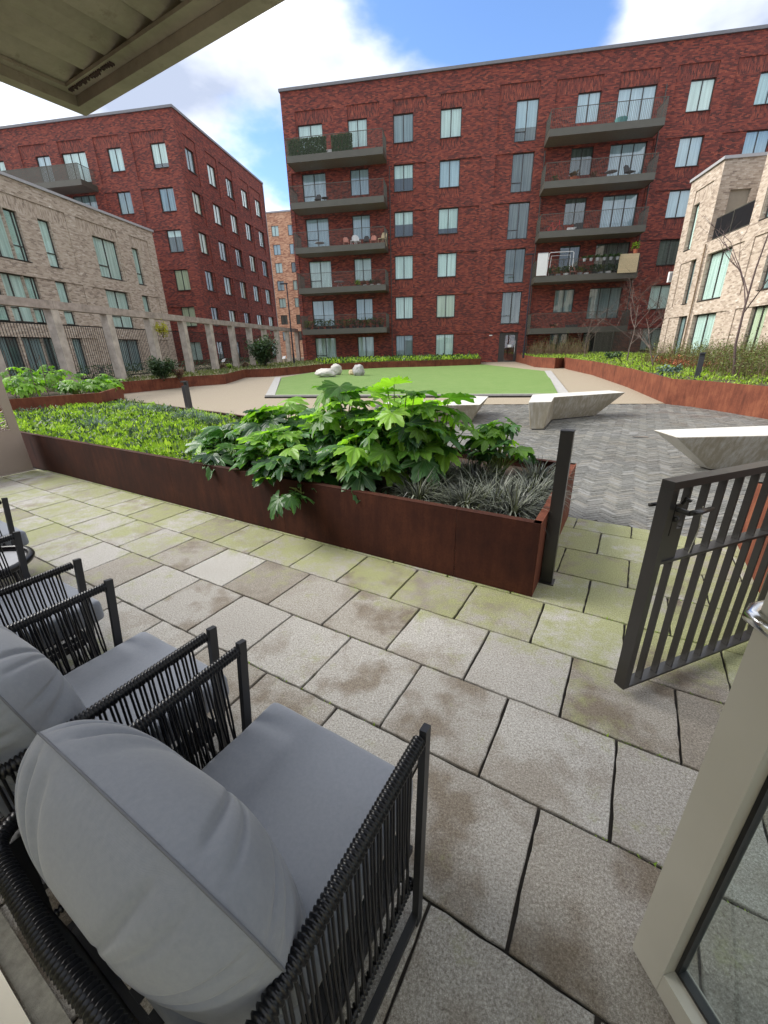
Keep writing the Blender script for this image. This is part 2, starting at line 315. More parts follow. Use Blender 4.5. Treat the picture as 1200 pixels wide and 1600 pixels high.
# ------------------------------------------------------------------ mesh helpers
class MB:
    def __init__(s): s.v = []; s.f = []; s.mi = []
    def add(s, vs, fs, mi=0):
        o = len(s.v); s.v += [tuple(p) for p in vs]; s.f += [tuple(i + o for i in f) for f in fs]; s.mi += [mi] * len(fs); return s
    def box(s, a, b, mi=0):
        x0, y0, z0 = a; x1, y1, z1 = b
        return s.add([(x0, y0, z0), (x1, y0, z0), (x1, y1, z0), (x0, y1, z0), (x0, y0, z1), (x1, y0, z1), (x1, y1, z1), (x0, y1, z1)],
                     [(0, 3, 2, 1), (4, 5, 6, 7), (0, 1, 5, 4), (1, 2, 6, 5), (2, 3, 7, 6), (3, 0, 4, 7)], mi)
    def obox(s, o, ax, ay, az, mi=0):      # corner + three edge vectors
        o = Vector(o); ax, ay, az = Vector(ax), Vector(ay), Vector(az)
        if ax.cross(ay).dot(az) < 0: o = o + ax; ax = -ax
        return s.add([o, o + ax, o + ax + ay, o + ay, o + az, o + ax + az, o + ax + ay + az, o + ay + az],
                     [(0, 3, 2, 1), (4, 5, 6, 7), (0, 1, 5, 4), (1, 2, 6, 5), (2, 3, 7, 6), (3, 0, 4, 7)], mi)
    def bar(s, a, b, wx, wy, side=None, mi=0):  # square bar from a to b
        a, b = Vector(a), Vector(b); d = (b - a); dn = d.normalized()
        sd_ = Vector(side) if side is not None else (Vector((0, 0, 1)) if abs(dn.z) < .9 else Vector((1, 0, 0)))
        x = dn.cross(sd_).normalized(); y = x.cross(dn).normalized()
        return s.obox(a - x * wx / 2 - y * wy / 2, x * wx, y * wy, d, mi)
    def prism(s, poly, z0, z1, mi=0):
        n = len(poly); g = lambda z, p: z if isinstance(z, (int, float)) else z(p)
        vs = [(p[0], p[1], g(z0, p)) for p in poly] + [(p[0], p[1], g(z1, p)) for p in poly]
        ar = sum(poly[i][0] * poly[(i + 1) % n][1] - poly[(i + 1) % n][0] * poly[i][1] for i in range(n))
        if ar > 0: fs = [tuple(range(n - 1, -1, -1)), tuple(range(n, 2 * n))] + [(i, (i + 1) % n, n + (i + 1) % n, n + i) for i in range(n)]
        else: fs = [tuple(range(n)), tuple(range(2 * n - 1, n - 1, -1))] + [((i + 1) % n, i, n + i, n + (i + 1) % n) for i in range(n)]
        return s.add(vs, fs, mi)
    def tube(s, pts, rad, n=8, mi=0, cap=True):
        pts = [Vector(p) for p in pts]; k = len(pts); rr = rad if isinstance(rad, (list, tuple)) else [rad] * k
        x = None; vs = []
        for i, p in enumerate(pts):
            d = (pts[min(i + 1, k - 1)] - pts[max(i - 1, 0)]).normalized()
            if x is None: x = d.orthogonal().normalized()
            x = (x - d * x.dot(d)).normalized(); y = d.cross(x)
            vs += [p + (x * math.cos(2 * math.pi * j / n) + y * math.sin(2 * math.pi * j / n)) * rr[i] for j in range(n)]
        fs = [(i * n + j, i * n + (j + 1) % n, (i + 1) * n + (j + 1) % n, (i + 1) * n + j) for i in range(k - 1) for j in range(n)]
        if cap: fs += [tuple(range(n - 1, -1, -1)), tuple(range((k - 1) * n, k * n))]
        return s.add(vs, fs, mi)
    def mesh(s, name, mats, smooth=False):
        me = bpy.data.meshes.new(name); me.from_pydata(s.v, [], s.f)
        for m in (mats if isinstance(mats, (list, tuple)) else [mats]): me.materials.append(MATS[m])
        if any(s.mi): me.polygons.foreach_set('material_index', s.mi)
        if smooth: me.polygons.foreach_set('use_smooth', [True] * len(s.f))
        me.update(); return me
    def build(s, name, mats, parent=None, smooth=False, **k):
        return obj(name, s.mesh(name, mats, smooth), parent, **k)
def obj(name, me, parent=None, loc=None, rot=None, mat=None, **props):
    o = bpy.data.objects.new(name, me); COL.objects.link(o)
    if parent is not None: o.parent = parent
    if mat is not None: o.matrix_basis = mat
    if loc is not None: o.location = loc
    if rot is not None: o.rotation_euler = rot
    for a, b in props.items(): o[a] = b
    return o
def thing(name, label, cat, loc=(0, 0, 0), rz=0, group=None):
    o = bpy.data.objects.new(name, None); COL.objects.link(o); o.location = loc; o.rotation_euler = (0, 0, rz)
    o['label'] = label; o['category'] = cat; o.empty_display_size = .1
    if group: o['group'] = group
    return o
def tagd(o, label, cat, group=None):
    o['label'] = label; o['category'] = cat
    if group: o['group'] = group
    return o
def copy_tree(o, parent=None):
    c = o.copy(); COL.objects.link(c); c.parent = parent
    for ch in [x for x in CH.get(o.name, [])]: copy_tree(ch, c)
    return c
CH = {}
def index_children():
    CH.clear()
    for o in bpy.data.objects:
        if o.parent: CH.setdefault(o.parent.name, []).append(o)
def uvm(u, v, z=0, rot=0): return Matrix.Translation(W(u, v, z)) @ Matrix.Rotation(AN + rot, 4, 'Z')

# ================================================================== GROUND
def sheet(name, poly, dz, mat, kind='structure', ex=None):
    b = MB(); 
    vs = [(p[0], p[1], gz(p[0], p[1]) + dz) for p in poly]
    b.add(vs, [tuple(range(len(vs)))]); 
    o = b.build(name, mat, kind=kind)
    if ex: o['label'] = ex
    return o
def grid_sheet(name, x0, x1, ys, dz, mat):
    b = MB()
    for y0, y1 in zip(ys, ys[1:]):
        b.add([(x0, y0, gz(0, y0) + dz), (x1, y0, gz(0, y0) + dz), (x1, y1, gz(0, y1) + dz), (x0, y1, gz(0, y1) + dz)], [(0, 1, 2, 3)])
    return b.build(name, mat, kind='structure')
grid_sheet('ground', -600, 600, [-300, 4, 46, 900], -.06, 'soil')

def ccw(poly):
    a = sum(poly[i][0] * poly[(i + 1) % len(poly)][1] - poly[(i + 1) % len(poly)][0] * poly[i][1] for i in range(len(poly)))
    return poly if a > 0 else poly[::-1]
xy = lambda p: (p[0], p[1])
# --- patio: dark joint bed with individual slabs as children
PU, PV, U0, V0 = .4735, .463, -.281, .690
bed = MB(); bed.prism(ccw([xy(W(-12, -.4)), xy(W(4.5, -.4)), xy(W(4.5, 4.24)), xy(W(-12, 4.24))]), -.055, -.014)
patio = bed.build('patio', 'joint_dark', kind='structure')
def slab_mesh(seed, uw, vw):
    r = random.Random(seed); n = 9; b = MB(); hx, hy = uw / 2, vw / 2; ring = []
    for s_ in range(4):
        for i in range(n):
            t = i / n; c = [(-hx + 2 * hx * t, -hy), (hx, -hy + 2 * hy * t), (hx - 2 * hx * t, hy), (-hx, hy - 2 * hy * t)][s_]
            if i == 0: c = (c[0] * (1 - .006 * r.random() - .004), c[1] * (1 - .006 * r.random() - .004))
            j = .0026; ring.append((c[0] + r.uniform(-j, j), c[1] + r.uniform(-j, j)))
    k = len(ring); ins = [(x * .986, y * .985) for x, y in ring]
    vs = [(x, y, -.05) for x, y in ring] + [(x, y, -.0035) for x, y in ring] + [(x, y, r.uniform(-.0004, .0004)) for x, y in ins] + [(0, 0, .0006)]
    fs = [(i, (i + 1) % k, k + (i + 1) % k, k + i) for i in range(k)] + [(k + i, k + (i + 1) % k, 2 * k + (i + 1) % k, 2 * k + i) for i in range(k)]
    fs += [(2 * k + i, 2 * k + (i + 1) % k, 3 * k) for i in range(k)]
    return b.add(vs, fs).mesh('paver', 'paver')
slabs = [slab_mesh(i, PU - .011, PV - .011) for i in range(5)]
edge_slabs = [slab_mesh(20 + i, PU - .011, .27) for i in range(2)]
for j in range(-2, 8):
    v0 = V0 + PV * j
    off = 0 if j % 2 == 1 else .237
    for i in range(-17, 10):
        uc = U0 + off + PU * (i + .5); vc = v0 + PV / 2
        if vc < -.1: continue
        if uc < -7.6 and vc > 2.56: continue
        if -7.9 < uc < -.75 and vc > 2.95: continue
        if uc < -8.0: continue
        me = rnd.choice(slabs)
        if j == 7: me = rnd.choice(edge_slabs); vc = v0 + .137
        o = obj('paver', me, patio, mat=uvm(uc, vc, rnd.uniform(-.0015, .0015), rnd.choice((0, math.pi)) + rnd.uniform(-.003, .003)))
        if j < 7: o.rotation_euler[0] = rnd.uniform(-.0025, .0025)

# --- resin bound paths and the herringbone yard
PLB = [W(-.36, 4.21), W(-1.6, 4.36), W(-6.5, 5.27), W(-12.4, 6.07), W(-17, 6.6)]     # back edge of the near planter
YARD_L, YARD_F = -2.3, 12.35
def gsheet(name, poly, dz, mat):
    b = MB(); b.add([(p[0], p[1], gz(*xy(p)) + dz) for p in poly], [tuple(range(len(poly)))]); return b.build(name, mat, kind='structure')
gsheet('path', ccw([xy(W(-17, 6.55)), xy(W(-12.4, 6.0)), xy(W(-6.5, 5.2)), xy(W(-2.9, 4.6)), (YARD_L, 6.0), (YARD_L, YARD_F), (-17, YARD_F)]), 0, 'resin_path')
gsheet('path', ccw([(-17, YARD_F), (9.5, YARD_F), (9.5, 44), (-17, 44)]), 0, 'resin_path')
gsheet('yard_bed', ccw([(YARD_L, 4.0), (11, 4.0), (11, YARD_F), (YARD_L, YARD_F)]), -.014, 'joint_dark')
gsheet('yard_bed', ccw([(YARD_L, 4.0), (11, 4.0), (11, -1.2), (3.5, 1.5)]), -.016, 'joint_dark')
yard = None
hb = thing('brick_yard', '', 'yard'); del hb['category']; del hb['label']; hb['kind'] = 'structure'
BL, BWd = .200, .050
bm_ = MB(); bm_.box((.0015, .0015, -.05), (BL - .0015, BWd - .0015, -.0015)); bm_.add([(.0015, .0015, -.0015), (BL - .0015, .0015, -.0015), (BL - .0015, BWd - .0015, -.0015), (.0015, BWd - .0015, -.0015), (.004, .004, 0), (BL - .004, .004, 0), (BL - .004, BWd - .004, 0), (.004, BWd - .004, 0)], [(0, 1, 5, 4), (1, 2, 6, 5), (2, 3, 7, 6), (3, 0, 4, 7), (4, 5, 6, 7)])
bm_.v = [p for p in bm_.v]; brick_me = bm_.mesh('brick', 'clay_paver')
# herringbone lattice: pairs of bricks, 4:1 proportion
HA = R(23.5); ca, sa = math.cos(HA), math.sin(HA)
cand = []
def vis_uv(x, y):
    d = np.array([x, y, gz(x, y) - CAM_H]); c = M.T @ d
    return (600 + F_PX * c[0] / c[2], 800 + F_PX * c[1] / c[2]) if c[2] > .1 else (9999, 9999)
def in_yard(x, y):
    if y > YARD_F - .06 or x < YARD_L + .05 or x > 8.5: return False
    u_, v_ = x * UU.x + y * UU.y, x * VV.x + y * VV.y
    if u_ > -.36: return v_ > 4.19
    return v_ > (4.24 - (u_ + .36) * .19)
o0 = Vector((2, 8))
nH = 190
# herringbone: brick (k,m): horizontal at (k*w, k*w) + m*(-... ) ; generated on a w-grid
for a in range(-nH, nH):
    for b in range(-nH, nH):
        t = (a - b) % 8
        if t not in (0, 7): continue
        rot = 1 if t == 7 else 0
        gx, gy = a * BWd, b * BWd
        x = o0.x + gx * ca - gy * sa; y = o0.y + gx * sa + gy * ca
        hx = (BL if not rot else BWd) / 2; hy = (BWd if not rot else BL) / 2
        cx_ = x + hx * ca - hy * sa; cy_ = y + hx * sa + hy * ca
        if not in_yard(cx_, cy_): continue
        pu, pv = vis_uv(cx_, cy_)
        if pu < 380 or pu > 1320: continue
        cand.append((math.hypot(cx_, cy_), x, y, rot, cx_, cy_, pu, pv))
def right_bed_clear(x, y): return True
vis = sorted([c for c in cand if 300 < c[6] < 1230 and not (c[6] < 880 and c[7] > 735)], key=lambda c: c[0])
near = set(id(c) for c in vis[:300])
stuff = MB()
for c in cand:
    d, x, y, rot, cx_, cy_, pu, pv = c
    zz = gz(cx_, cy_) - .0045 + rnd.uniform(-.0025, .0015)
    ang = HA + (math.pi / 2 if rot else 0)
    if rot: x += BWd * ca; y += BWd * sa
    mt = Matrix.Translation((x, y, zz)) @ Matrix.Rotation(ang + rnd.uniform(-.01, .01), 4, 'Z')
    if id(c) in near: obj('brick', brick_me, hb, mat=mt)
    else:
        vs = [mt @ Vector(p) for p in [(.002, .002, -.03), (BL - .002, .002, -.03), (BL - .002, BWd - .002, -.03), (.002, BWd - .002, -.03), (.002, .002, 0), (BL - .002, .002, 0), (BL - .002, BWd - .002, 0), (.002, BWd - .002, 0)]]
        stuff.add(vs, [(4, 5, 6, 7), (0, 1, 5, 4), (1, 2, 6, 5), (2, 3, 7, 6), (3, 0, 4, 7)])
stuff.build('far_bricks', 'clay_paver', hb, kind='stuff')
dcov = MB(); pd = G(1000, 683); dcov.obox(pd + Vector((-.12, -.03, .001)), (.26, 0, 0), (0, .07, 0), (0, 0, .006)); tagd(dcov.build('drain_cover', 'steel'), 'small bright metal drain cover set in the grey brick yard', 'drain cover')

# --- artificial turf with pale kerbs
tz = .10
FL, FR, BR, BL_, BM = G(430, 617, tz), G(872, 615, tz), G(854, 578, tz), G(440, 588, tz), G(750, 569, .02)
tb = MB(); lawnp = ccw([xy(FL), xy(FR), xy(BR), (2.0, 36.5), (-1.4, 33.7), (-5.4, 33.2), (-9.6, 30.3), xy(BL_)])
tb.prism(lawnp, -.05, lambda p: gz(*p) + (.10 if p[1] < 20 else .03)); turf = tb.build('lawn', 'artificial_turf', kind='structure')
turf['label'] = 'flat bright green artificial turf in the courtyard'
kb = MB()
def kerb(a, b, wd, z, name, lab):
    a, b = Vector(a), Vector(b); d = (b - a).normalized(); n = Vector((-d.y, d.x, 0)); r = thing(name, lab, 'kerb', (0, 0, 0), 0, 'pale kerbs edging the artificial turf')
    L = (b - a).length; k = max(1, int(L / 1.8))
    for i in range(k):
        p = a + d * (L * i / k + .004); q = a + d * (L * (i + 1) / k - .004)
        bb = MB(); bb.add([(p.x, p.y, -.04), (q.x, q.y, -.04), (q.x + n.x * wd, q.y + n.y * wd, -.04), (p.x + n.x * wd, p.y + n.y * wd, -.04), (p.x, p.y, gz(p.x, p.y) + z), (q.x, q.y, gz(q.x, q.y) + z), (q.x + n.x * wd, q.y + n.y * wd, gz(q.x, q.y) + z), (p.x + n.x * wd, p.y + n.y * wd, gz(p.x, p.y) + z)],
                          [(0, 3, 2, 1), (4, 5, 6, 7), (0, 1, 5, 4), (1, 2, 6, 5), (2, 3, 7, 6), (3, 0, 4, 7)])
        bb.build('kerb_stone', 'kerb_stone', r)
    return r
simple('kerb_stone', (.36, .35, .33), .8, 0, .12, 6, .3)
FL2 = Vector((FL.x, FL.y, 0)); FR2 = Vector((FR.x, FR.y, 0))
MB().obox(FL2 + Vector((-.35, -.145, -.02)), (FR2 - FL2) + Vector((.7, 0, 0)), (0, .02, 0), (0, 0, .15)).build('kerb_face', 'joint_dark', kind='structure')
kerb(FL2 + Vector((-.35, -.12, 0)), FR2 + Vector((.35, -.12, 0)), .11, .105, 'kerb', 'pale front kerb of the turf, behind the concrete benches')
kerb(FR2 + Vector((.37, -.02, 0)), Vector((BR.x + .25, BR.y, 0)), -.0 + .34, .06, 'kerb', 'pale kerb strip along the right side of the turf')
kerb(Vector((BL_.x - .05, BL_.y, 0)), FL2 + Vector((-.03, 0, 0)), -.34, .06, 'kerb', 'pale kerb strip along the left side of the turf')

# ================================================================== CORTEN EDGINGS AND BEDS
def corten_run(root, pts, h, mat='corten', closed=False, th=.02, maxl=2.4, base=None, topflange=.05, seam=True):
    pts = [Vector((p[0], p[1], 0)) for p in pts]; n = len(pts)
    for i in range(n if closed else n - 1):
        a, b = pts[i], pts[(i + 1) % n]; L = (b - a).length; d = (b - a) / L; nn = Vector((-d.y, d.x, 0)); k = max(1, round(L / maxl))
        for j in range(k):
            p = a + d * (L * j / k + (.0025 if seam else 0)); q = a + d * (L * (j + 1) / k - (.0025 if seam else 0))
            zb = min(gz(p.x, p.y), gz(q.x, q.y)) - .03 if base is None else base
            z1 = gz(p.x, p.y) + h; z2 = gz(q.x, q.y) + h; bb = MB()
            bb.add([(p.x, p.y, zb), (q.x, q.y, zb), (q.x + nn.x * th, q.y + nn.y * th, zb), (p.x + nn.x * th, p.y + nn.y * th, zb), (p.x, p.y, z1), (q.x, q.y, z2), (q.x + nn.x * topflange, q.y + nn.y * topflange, z2), (p.x + nn.x * topflange, p.y + nn.y * topflange, z1), (p.x + nn.x * topflange, p.y + nn.y * topflange, z1 - .012), (q.x + nn.x * topflange, q.y + nn.y * topflange, z2 - .012), (q.x + nn.x * th, q.y + nn.y * th, z2 - .012), (p.x + nn.x * th, p.y + nn.y * th, z1 - .012)],
                   [(0, 1, 5, 4), (4, 5, 6, 7), (7, 6, 9, 8), (8, 9, 10, 11), (11, 10, 2, 3), (1, 2, 10, 9, 6, 5), (0, 4, 7, 8, 11, 3)])
            bb.build('panel', mat, root)
def soil_fill(root, poly, h, mat='soil', name='soil'):
    poly = ccw([xy(p) for p in poly]); b = MB(); b.add([(p[0], p[1], gz(*p) + h) for p in poly], [tuple(range(len(poly)))]); return b.build(name, mat, root)
def inpoly(x, y, poly):
    c = False; n = len(poly)
    for i in range(n):
        x1, y1 = poly[i][0], poly[i][1]; x2, y2 = poly[(i + 1) % n][0], poly[(i + 1) % n][1]
        if (y1 > y) != (y2 > y) and x < (x2 - x1) * (y - y1) / (y2 - y1) + x1: c = not c
    return c

# near planter
PLH = .55
pl = thing('corten_planter', 'long rusty steel planter with big-leaved plants beside the patio', 'planter')
planter_poly = [W(-7.85, 2.56), W(-.37, 2.56), W(-.36, 4.21), W(-1.6, 4.36), W(-6.5, 5.27), W(-12.4, 6.07), W(-12.4, 2.56)]
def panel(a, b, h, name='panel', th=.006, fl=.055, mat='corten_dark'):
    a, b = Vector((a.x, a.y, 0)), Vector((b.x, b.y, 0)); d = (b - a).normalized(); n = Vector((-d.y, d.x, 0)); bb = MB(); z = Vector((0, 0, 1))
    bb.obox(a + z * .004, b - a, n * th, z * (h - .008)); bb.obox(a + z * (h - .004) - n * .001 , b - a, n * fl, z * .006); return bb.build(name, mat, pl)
us = [-12.4, -7.86, -6.1, -4.36, -2.65, -.945, -.372]
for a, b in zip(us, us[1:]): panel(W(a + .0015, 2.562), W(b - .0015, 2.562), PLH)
panel(W(-.372, 2.565), W(-.372, 3.0), PLH, fl=.05, mat='corten'); panel(W(-.366, 3.003), W(-.366, 4.205), PLH, fl=.06, mat='corten')
bk = [W(-.37, 4.208), W(-1.6, 4.36), W(-6.5, 5.27), W(-12.4, 6.07)]
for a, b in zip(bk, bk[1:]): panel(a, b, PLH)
soil_fill(pl, [W(-7.9, 2.57), W(-.38, 2.57), W(-.38, 4.19), W(-1.6, 4.34), W(-6.5, 5.25), W(-12.4, 6.05), W(-12.4, 2.57)], .44)

# left raised bed behind the lawn planter (broad leaves)
lb = thing('corten_planter', 'rusty planter band holding bright broad-leaved plants at far left', 'planter')
lbp = [W(-12.1, 3.0), W(-11.15, 5.3), W(-12.6, 6.6), W(-17.5, 8.2), W(-17.5, 3.0)]
corten_run(lb, [lbp[4], lbp[0], lbp[1], lbp[2], lbp[3]], .76, 'corten', base=.0, maxl=3)
soil_fill(lb, lbp, .68)

# left courtyard bed with the pergola
LB = [(-15.6, 10.5), (-14.6, 13.6), G(205, 614), G(300, 604), G(353, 600), G(384, 590), G(425, 588.5), G(470, 584), G(500, 580), G(600, 575), G(680, 573), G(750, 570.5), (2.3, 37.6)]
LB = [(p[0], p[1]) for p in LB]
lbed = thing('corten_planter', 'rusty steel edging round the pergola bed and back flower bed, left of the turf', 'planter')
corten_run(lbed, LB, .48)
soil_fill(lbed, LB + [(2.3, 39.7), (-13.8, 39.7), (-13.8, 60), (-23, 60), (-23, 8), (-15.6, 8)], .43, 'dry_soil')
# right courtyard bed
RB = [G(821, 569), G(835, 573.5), G(866, 576), (7.1, 31), G(888, 577.5), G(925, 586), G(980, 605), G(1040, 631), G(1085, 636), G(1190, 653), G(1250, 665), (8.5, 5.2)]
RB = [(p[0], p[1]) for p in RB]
rbed = thing('corten_planter', 'tall orange rusty steel edging of the shrub bed, right of the turf', 'planter')
corten_run(rbed, [(5.4, 39.7)] + [RB[0], RB[1], RB[2], (7.0, 29.5), RB[4], RB[5], RB[6], RB[7], RB[8], RB[9], RB[10], RB[11]], .64, topflange=.06, maxl=2.0)
RBP = [(5.4, 39.7)] + RB[:3] + [(7.0, 29.5)] + RB[4:] + [(13.6, 5), (13.6, 32.6), (30, 32.6), (30, 39.7)]
soil_fill(rbed, RBP, .57, 'soil')
# planter on the right of the gateway
rp = thing('corten_planter', 'rusty planter wall seen through the gate bars at right', 'planter')
def panel2(a, b, h):
    a, b = Vector((a.x, a.y, 0)), Vector((b.x, b.y, 0)); d = (b - a).normalized(); n = Vector((-d.y, d.x, 0)); bb = MB(); bb.obox(a + Vector((0, 0, .003)), b - a, n * .008, (0, 0, h)); bb.obox(a + Vector((0, 0, h + .003)), b - a, n * .05, (0, 0, .006)); bb.build('panel', 'corten', rp)
panel2(W(.97, 4.2), W(.97, 2.9), .55); panel2(W(.97, 2.9), W(4.6, 2.9), .55); panel2(W(4.6, 4.2), W(.97, 4.2), .55)
soil_fill(rp, [W(.98, 2.91), W(4.5, 2.91), W(4.5, 4.19), W(.98, 4.19)], .45)

# ================================================================== BUILDINGS
def facade(root, o, ux, nrm, xs_, zs_, rects, mats, name='wall', rev=.22):
    """o: origin at horizontal 0, z 0; rects: (x0,x1,z0,z1,depth,mat) depth>0 recess, None = opening"""
    ux, nrm, o = Vector(ux), Vector(nrm), Vector(o)
    X = sorted(set([xs_[0], xs_[1]] + [c for r in rects for c in r[:2] if xs_[0] < c < xs_[1]]))
    Z = sorted(set([zs_[0], zs_[1]] + [c for r in rects for c in r[2:4] if zs_[0] < c < zs_[1]]))
    nx, nz = len(X) - 1, len(Z) - 1; D = [[(0., 0)] * nz for _ in range(nx)]
    for r in rects:
        for i in range(nx):
            if not (r[0] - 1e-6 <= X[i] and X[i + 1] <= r[1] + 1e-6): continue
            for j in range(nz):
                if r[2] - 1e-6 <= Z[j] and Z[j + 1] <= r[3] + 1e-6:
                    D[i][j] = (r[4], r[5])
    b = MB(); flip = ux.cross(Vector((0, 0, 1))).dot(nrm) < 0
    def pt(x, z, d): return o + ux * x + Vector((0, 0, z)) - nrm * d
    def q(a, mi):
        b.add(a[::-1] if flip else a, [(0, 1, 2, 3)], mi)
    dd = lambda c: rev if c[0] is None else c[0]
    for i in range(nx):
        for j in range(nz):
            c = D[i][j]; d = dd(c)
            if c[0] is not None: q([pt(X[i], Z[j], d), pt(X[i + 1], Z[j], d), pt(X[i + 1], Z[j + 1], d), pt(X[i], Z[j + 1], d)], c[1])
            if i + 1 < nx:
                e = dd(D[i + 1][j])
                if abs(e - d) > 1e-6: q([pt(X[i + 1], Z[j], d), pt(X[i + 1], Z[j], e), pt(X[i + 1], Z[j + 1], e), pt(X[i + 1], Z[j + 1], d)], 0)
            if j + 1 < nz:
                e = dd(D[i][j + 1])
                if abs(e - d) > 1e-6: q([pt(X[i], Z[j + 1], e), pt(X[i], Z[j + 1], d), pt(X[i + 1], Z[j + 1], d), pt(X[i + 1], Z[j + 1], e)][::-1], 0)
    return b.build(name, mats, root)

WM = {}
def window(root, o, ux, nrm, x0, x1, z0, z1, lights=2, back='curtain_teal', back2=None, split=.5, transom=None, depth=.15, name='window', sill=True, label=None, frame='frame_dark'):
    """window > frame is the part itself, panes and curtain are its sub-parts; local x right, y into the wall, z up"""
    ux, nrm = Vector(ux), Vector(nrm); w_, h_ = x1 - x0, z1 - z0
    key = (round(w_, 2), round(h_, 2), lights, transom, depth, frame, sill)
    if key not in WM:
        b = MB(); f = .055; b.box((0, 0, 0), (f, .07, h_)); b.box((w_ - f, 0, 0), (w_, .07, h_)); b.box((f, 0, 0), (w_ - f, .07, f)); b.box((f, 0, h_ - f), (w_ - f, .07, h_))
        lw = (w_ - 2 * f) / lights; panes = []
        for i in range(1, lights): b.box((f + lw * i - .03, -.002, f), (f + lw * i + .03, .068, h_ - f))
        if transom:
            b.box((f, -.004, transom - .025), (f + lw * (1 if lights > 1 else 1) - .03, .066, transom + .025))
        if sill: b.box((-.01, -depth - .03, -.03), (w_ + .01, .0, -.002))
        fr_ = b.mesh(name, frame)
        for i in range(lights):
            pbx = MB(); pbx.box((f + lw * i + (.03 if i else 0), .03, f), (f + lw * (i + 1) - (.03 if i < lights - 1 else 0), .036, h_ - f)); panes.append(pbx.mesh('pane', 'glass'))
        WM[key] = (fr_, panes)
    fr_, panes = WM[key]
    base = Vector(o) + ux * x0 + Vector((0, 0, z0)) - nrm * depth
    mt = Matrix(((ux.x, -nrm.x, 0, base.x), (ux.y, -nrm.y, 0, base.y), (0, 0, 1, base.z), (0, 0, 0, 1)))
    wo_ = obj(name, fr_, root, mat=mt)
    if label: wo_['label'] = label
    for pm in panes: obj('pane', pm, wo_)
    if back2 is None:
        key2 = ('b', round(w_, 2), round(h_, 2), back)
        if key2 not in WM: WM[key2] = MB().box((.01, .05, .01), (w_ - .01, .065, h_ - .01)).mesh('curtain', back)
        obj('curtain', WM[key2], wo_)
    else:
        for (za, zb, mm) in ((.01, h_ * split, back2), (h_ * split + .002, h_ - .01, back)):
            key2 = ('b', round(w_, 2), round(zb, 2), round(za, 2), mm)
            if key2 not in WM: WM[key2] = MB().box((.01, .05, za), (w_ - .01, .065, zb)).mesh('blind' if mm != 'room_dark' else 'curtain', mm)
            obj('blind', WM[key2], wo_)  # lower sheet is a dark colour standing for the unlit room's shade
    return wo_

ZH = lambda k: 2.71 + 3.12 * k
GB = -.2
# ---- main red block
A = thing('apartment_building', 'long six-storey red brick apartment block across the back of the courtyard', 'building')
oA, uxA, nA = (0, 40, 0), (1, 0, 0), (0, -1, 0)
recs = []; wins = []
def panelrect(x0, x1, k, top=None, z0=None, wx=None, solX=None):
    zt = ZH(k) if k < 5 else 19.15
    zb = ZH(k) - 2.47 if z0 is None else z0
    recs.append((x0, x1, max(zb, .3), zt, .055, 0))
    if k == 5: recs.append((x0, x1, ZH(5), zt, .055, 1))
    if wx and k > 0: recs.append((wx[0], wx[1], zb, ZH(k) - 1.78, .055, 1))
cur = lambda: rnd.choices(['curtain_teal', 'curtain_white', 'curtain_cream', 'curtain_grey', 'room_mid'], [4, 5, 1, 1, .7])[0]
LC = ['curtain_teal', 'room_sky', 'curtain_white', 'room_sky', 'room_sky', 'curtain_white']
# shallow recessed wall behind the balconies
recs.append((-13.85, -5.80, .3, 15.25, .10, 0)); recs.append((6.35, 13.75, .3, 15.25, .10, 0))
for k in range(6):
    zh = ZH(k)
    if k == 5: panelrect(-13.13, -10.0, k); panelrect(-8.9, -6.37, k)
    panelrect(-5.3, -2.69, k, wx=(-5.3, -3.74)); panelrect(-1.67, 1.53, k, wx=(-1.67, -.08))
    recs.append((2.6, 5.47, zh - 2.47 if k else .28, zh if k < 5 else 19.25, .055, 0))
    if k == 5: recs.append((2.6, 5.47, zh, 19.25, .055, 1)); panelrect(6.57, 9.73, k); panelrect(10.78, 13.37, k)
    panelrect(14.46, 17.05, k, wx=(15.47, 17.03)); panelrect(18.13, 21.35, k, wx=(19.72, 21.33)); panelrect(22.4, 25.0, k, wx=(22.4, 24.0))
    W_ = [(-13.0, -10.97, zh - 2.15, zh, 2, 'L'), (-8.9, -7.36, zh - 1.75, zh, 2, 'L'), (-5.3, -3.74, zh - 1.76, zh, 2, 'N'), (-1.67, -.08, zh - 1.76, zh, 2, 'N'),
          (8.13, 9.69, zh - 1.72, zh, 2, 'B'), (10.85, 13.35, zh - 2.3, zh, 3, 'B'), (15.47, 17.03, zh - 1.74, zh, 2, 'R'), (19.72, 21.3, zh - 1.74, zh, 2, 'R'), (22.4, 24, zh - 1.74, zh, 2, 'R')]
    if k: W_.append((3.88, 5.46, zh - 2.45, zh, 2, 'S'))
    for (x0, x1, z0, z1, nl, ty) in W_: recs.append((x0, x1, z0, z1, None, 0)); wins.append((x0, x1, z0, z1, nl, ty, k))
recs.append((3.88, 5.46, .28, 2.69, None, 0))
facade(A, oA, uxA, nA, (-14.2, 34), (GB, 20.42), recs, ['red_brick', 'red_soldier'])
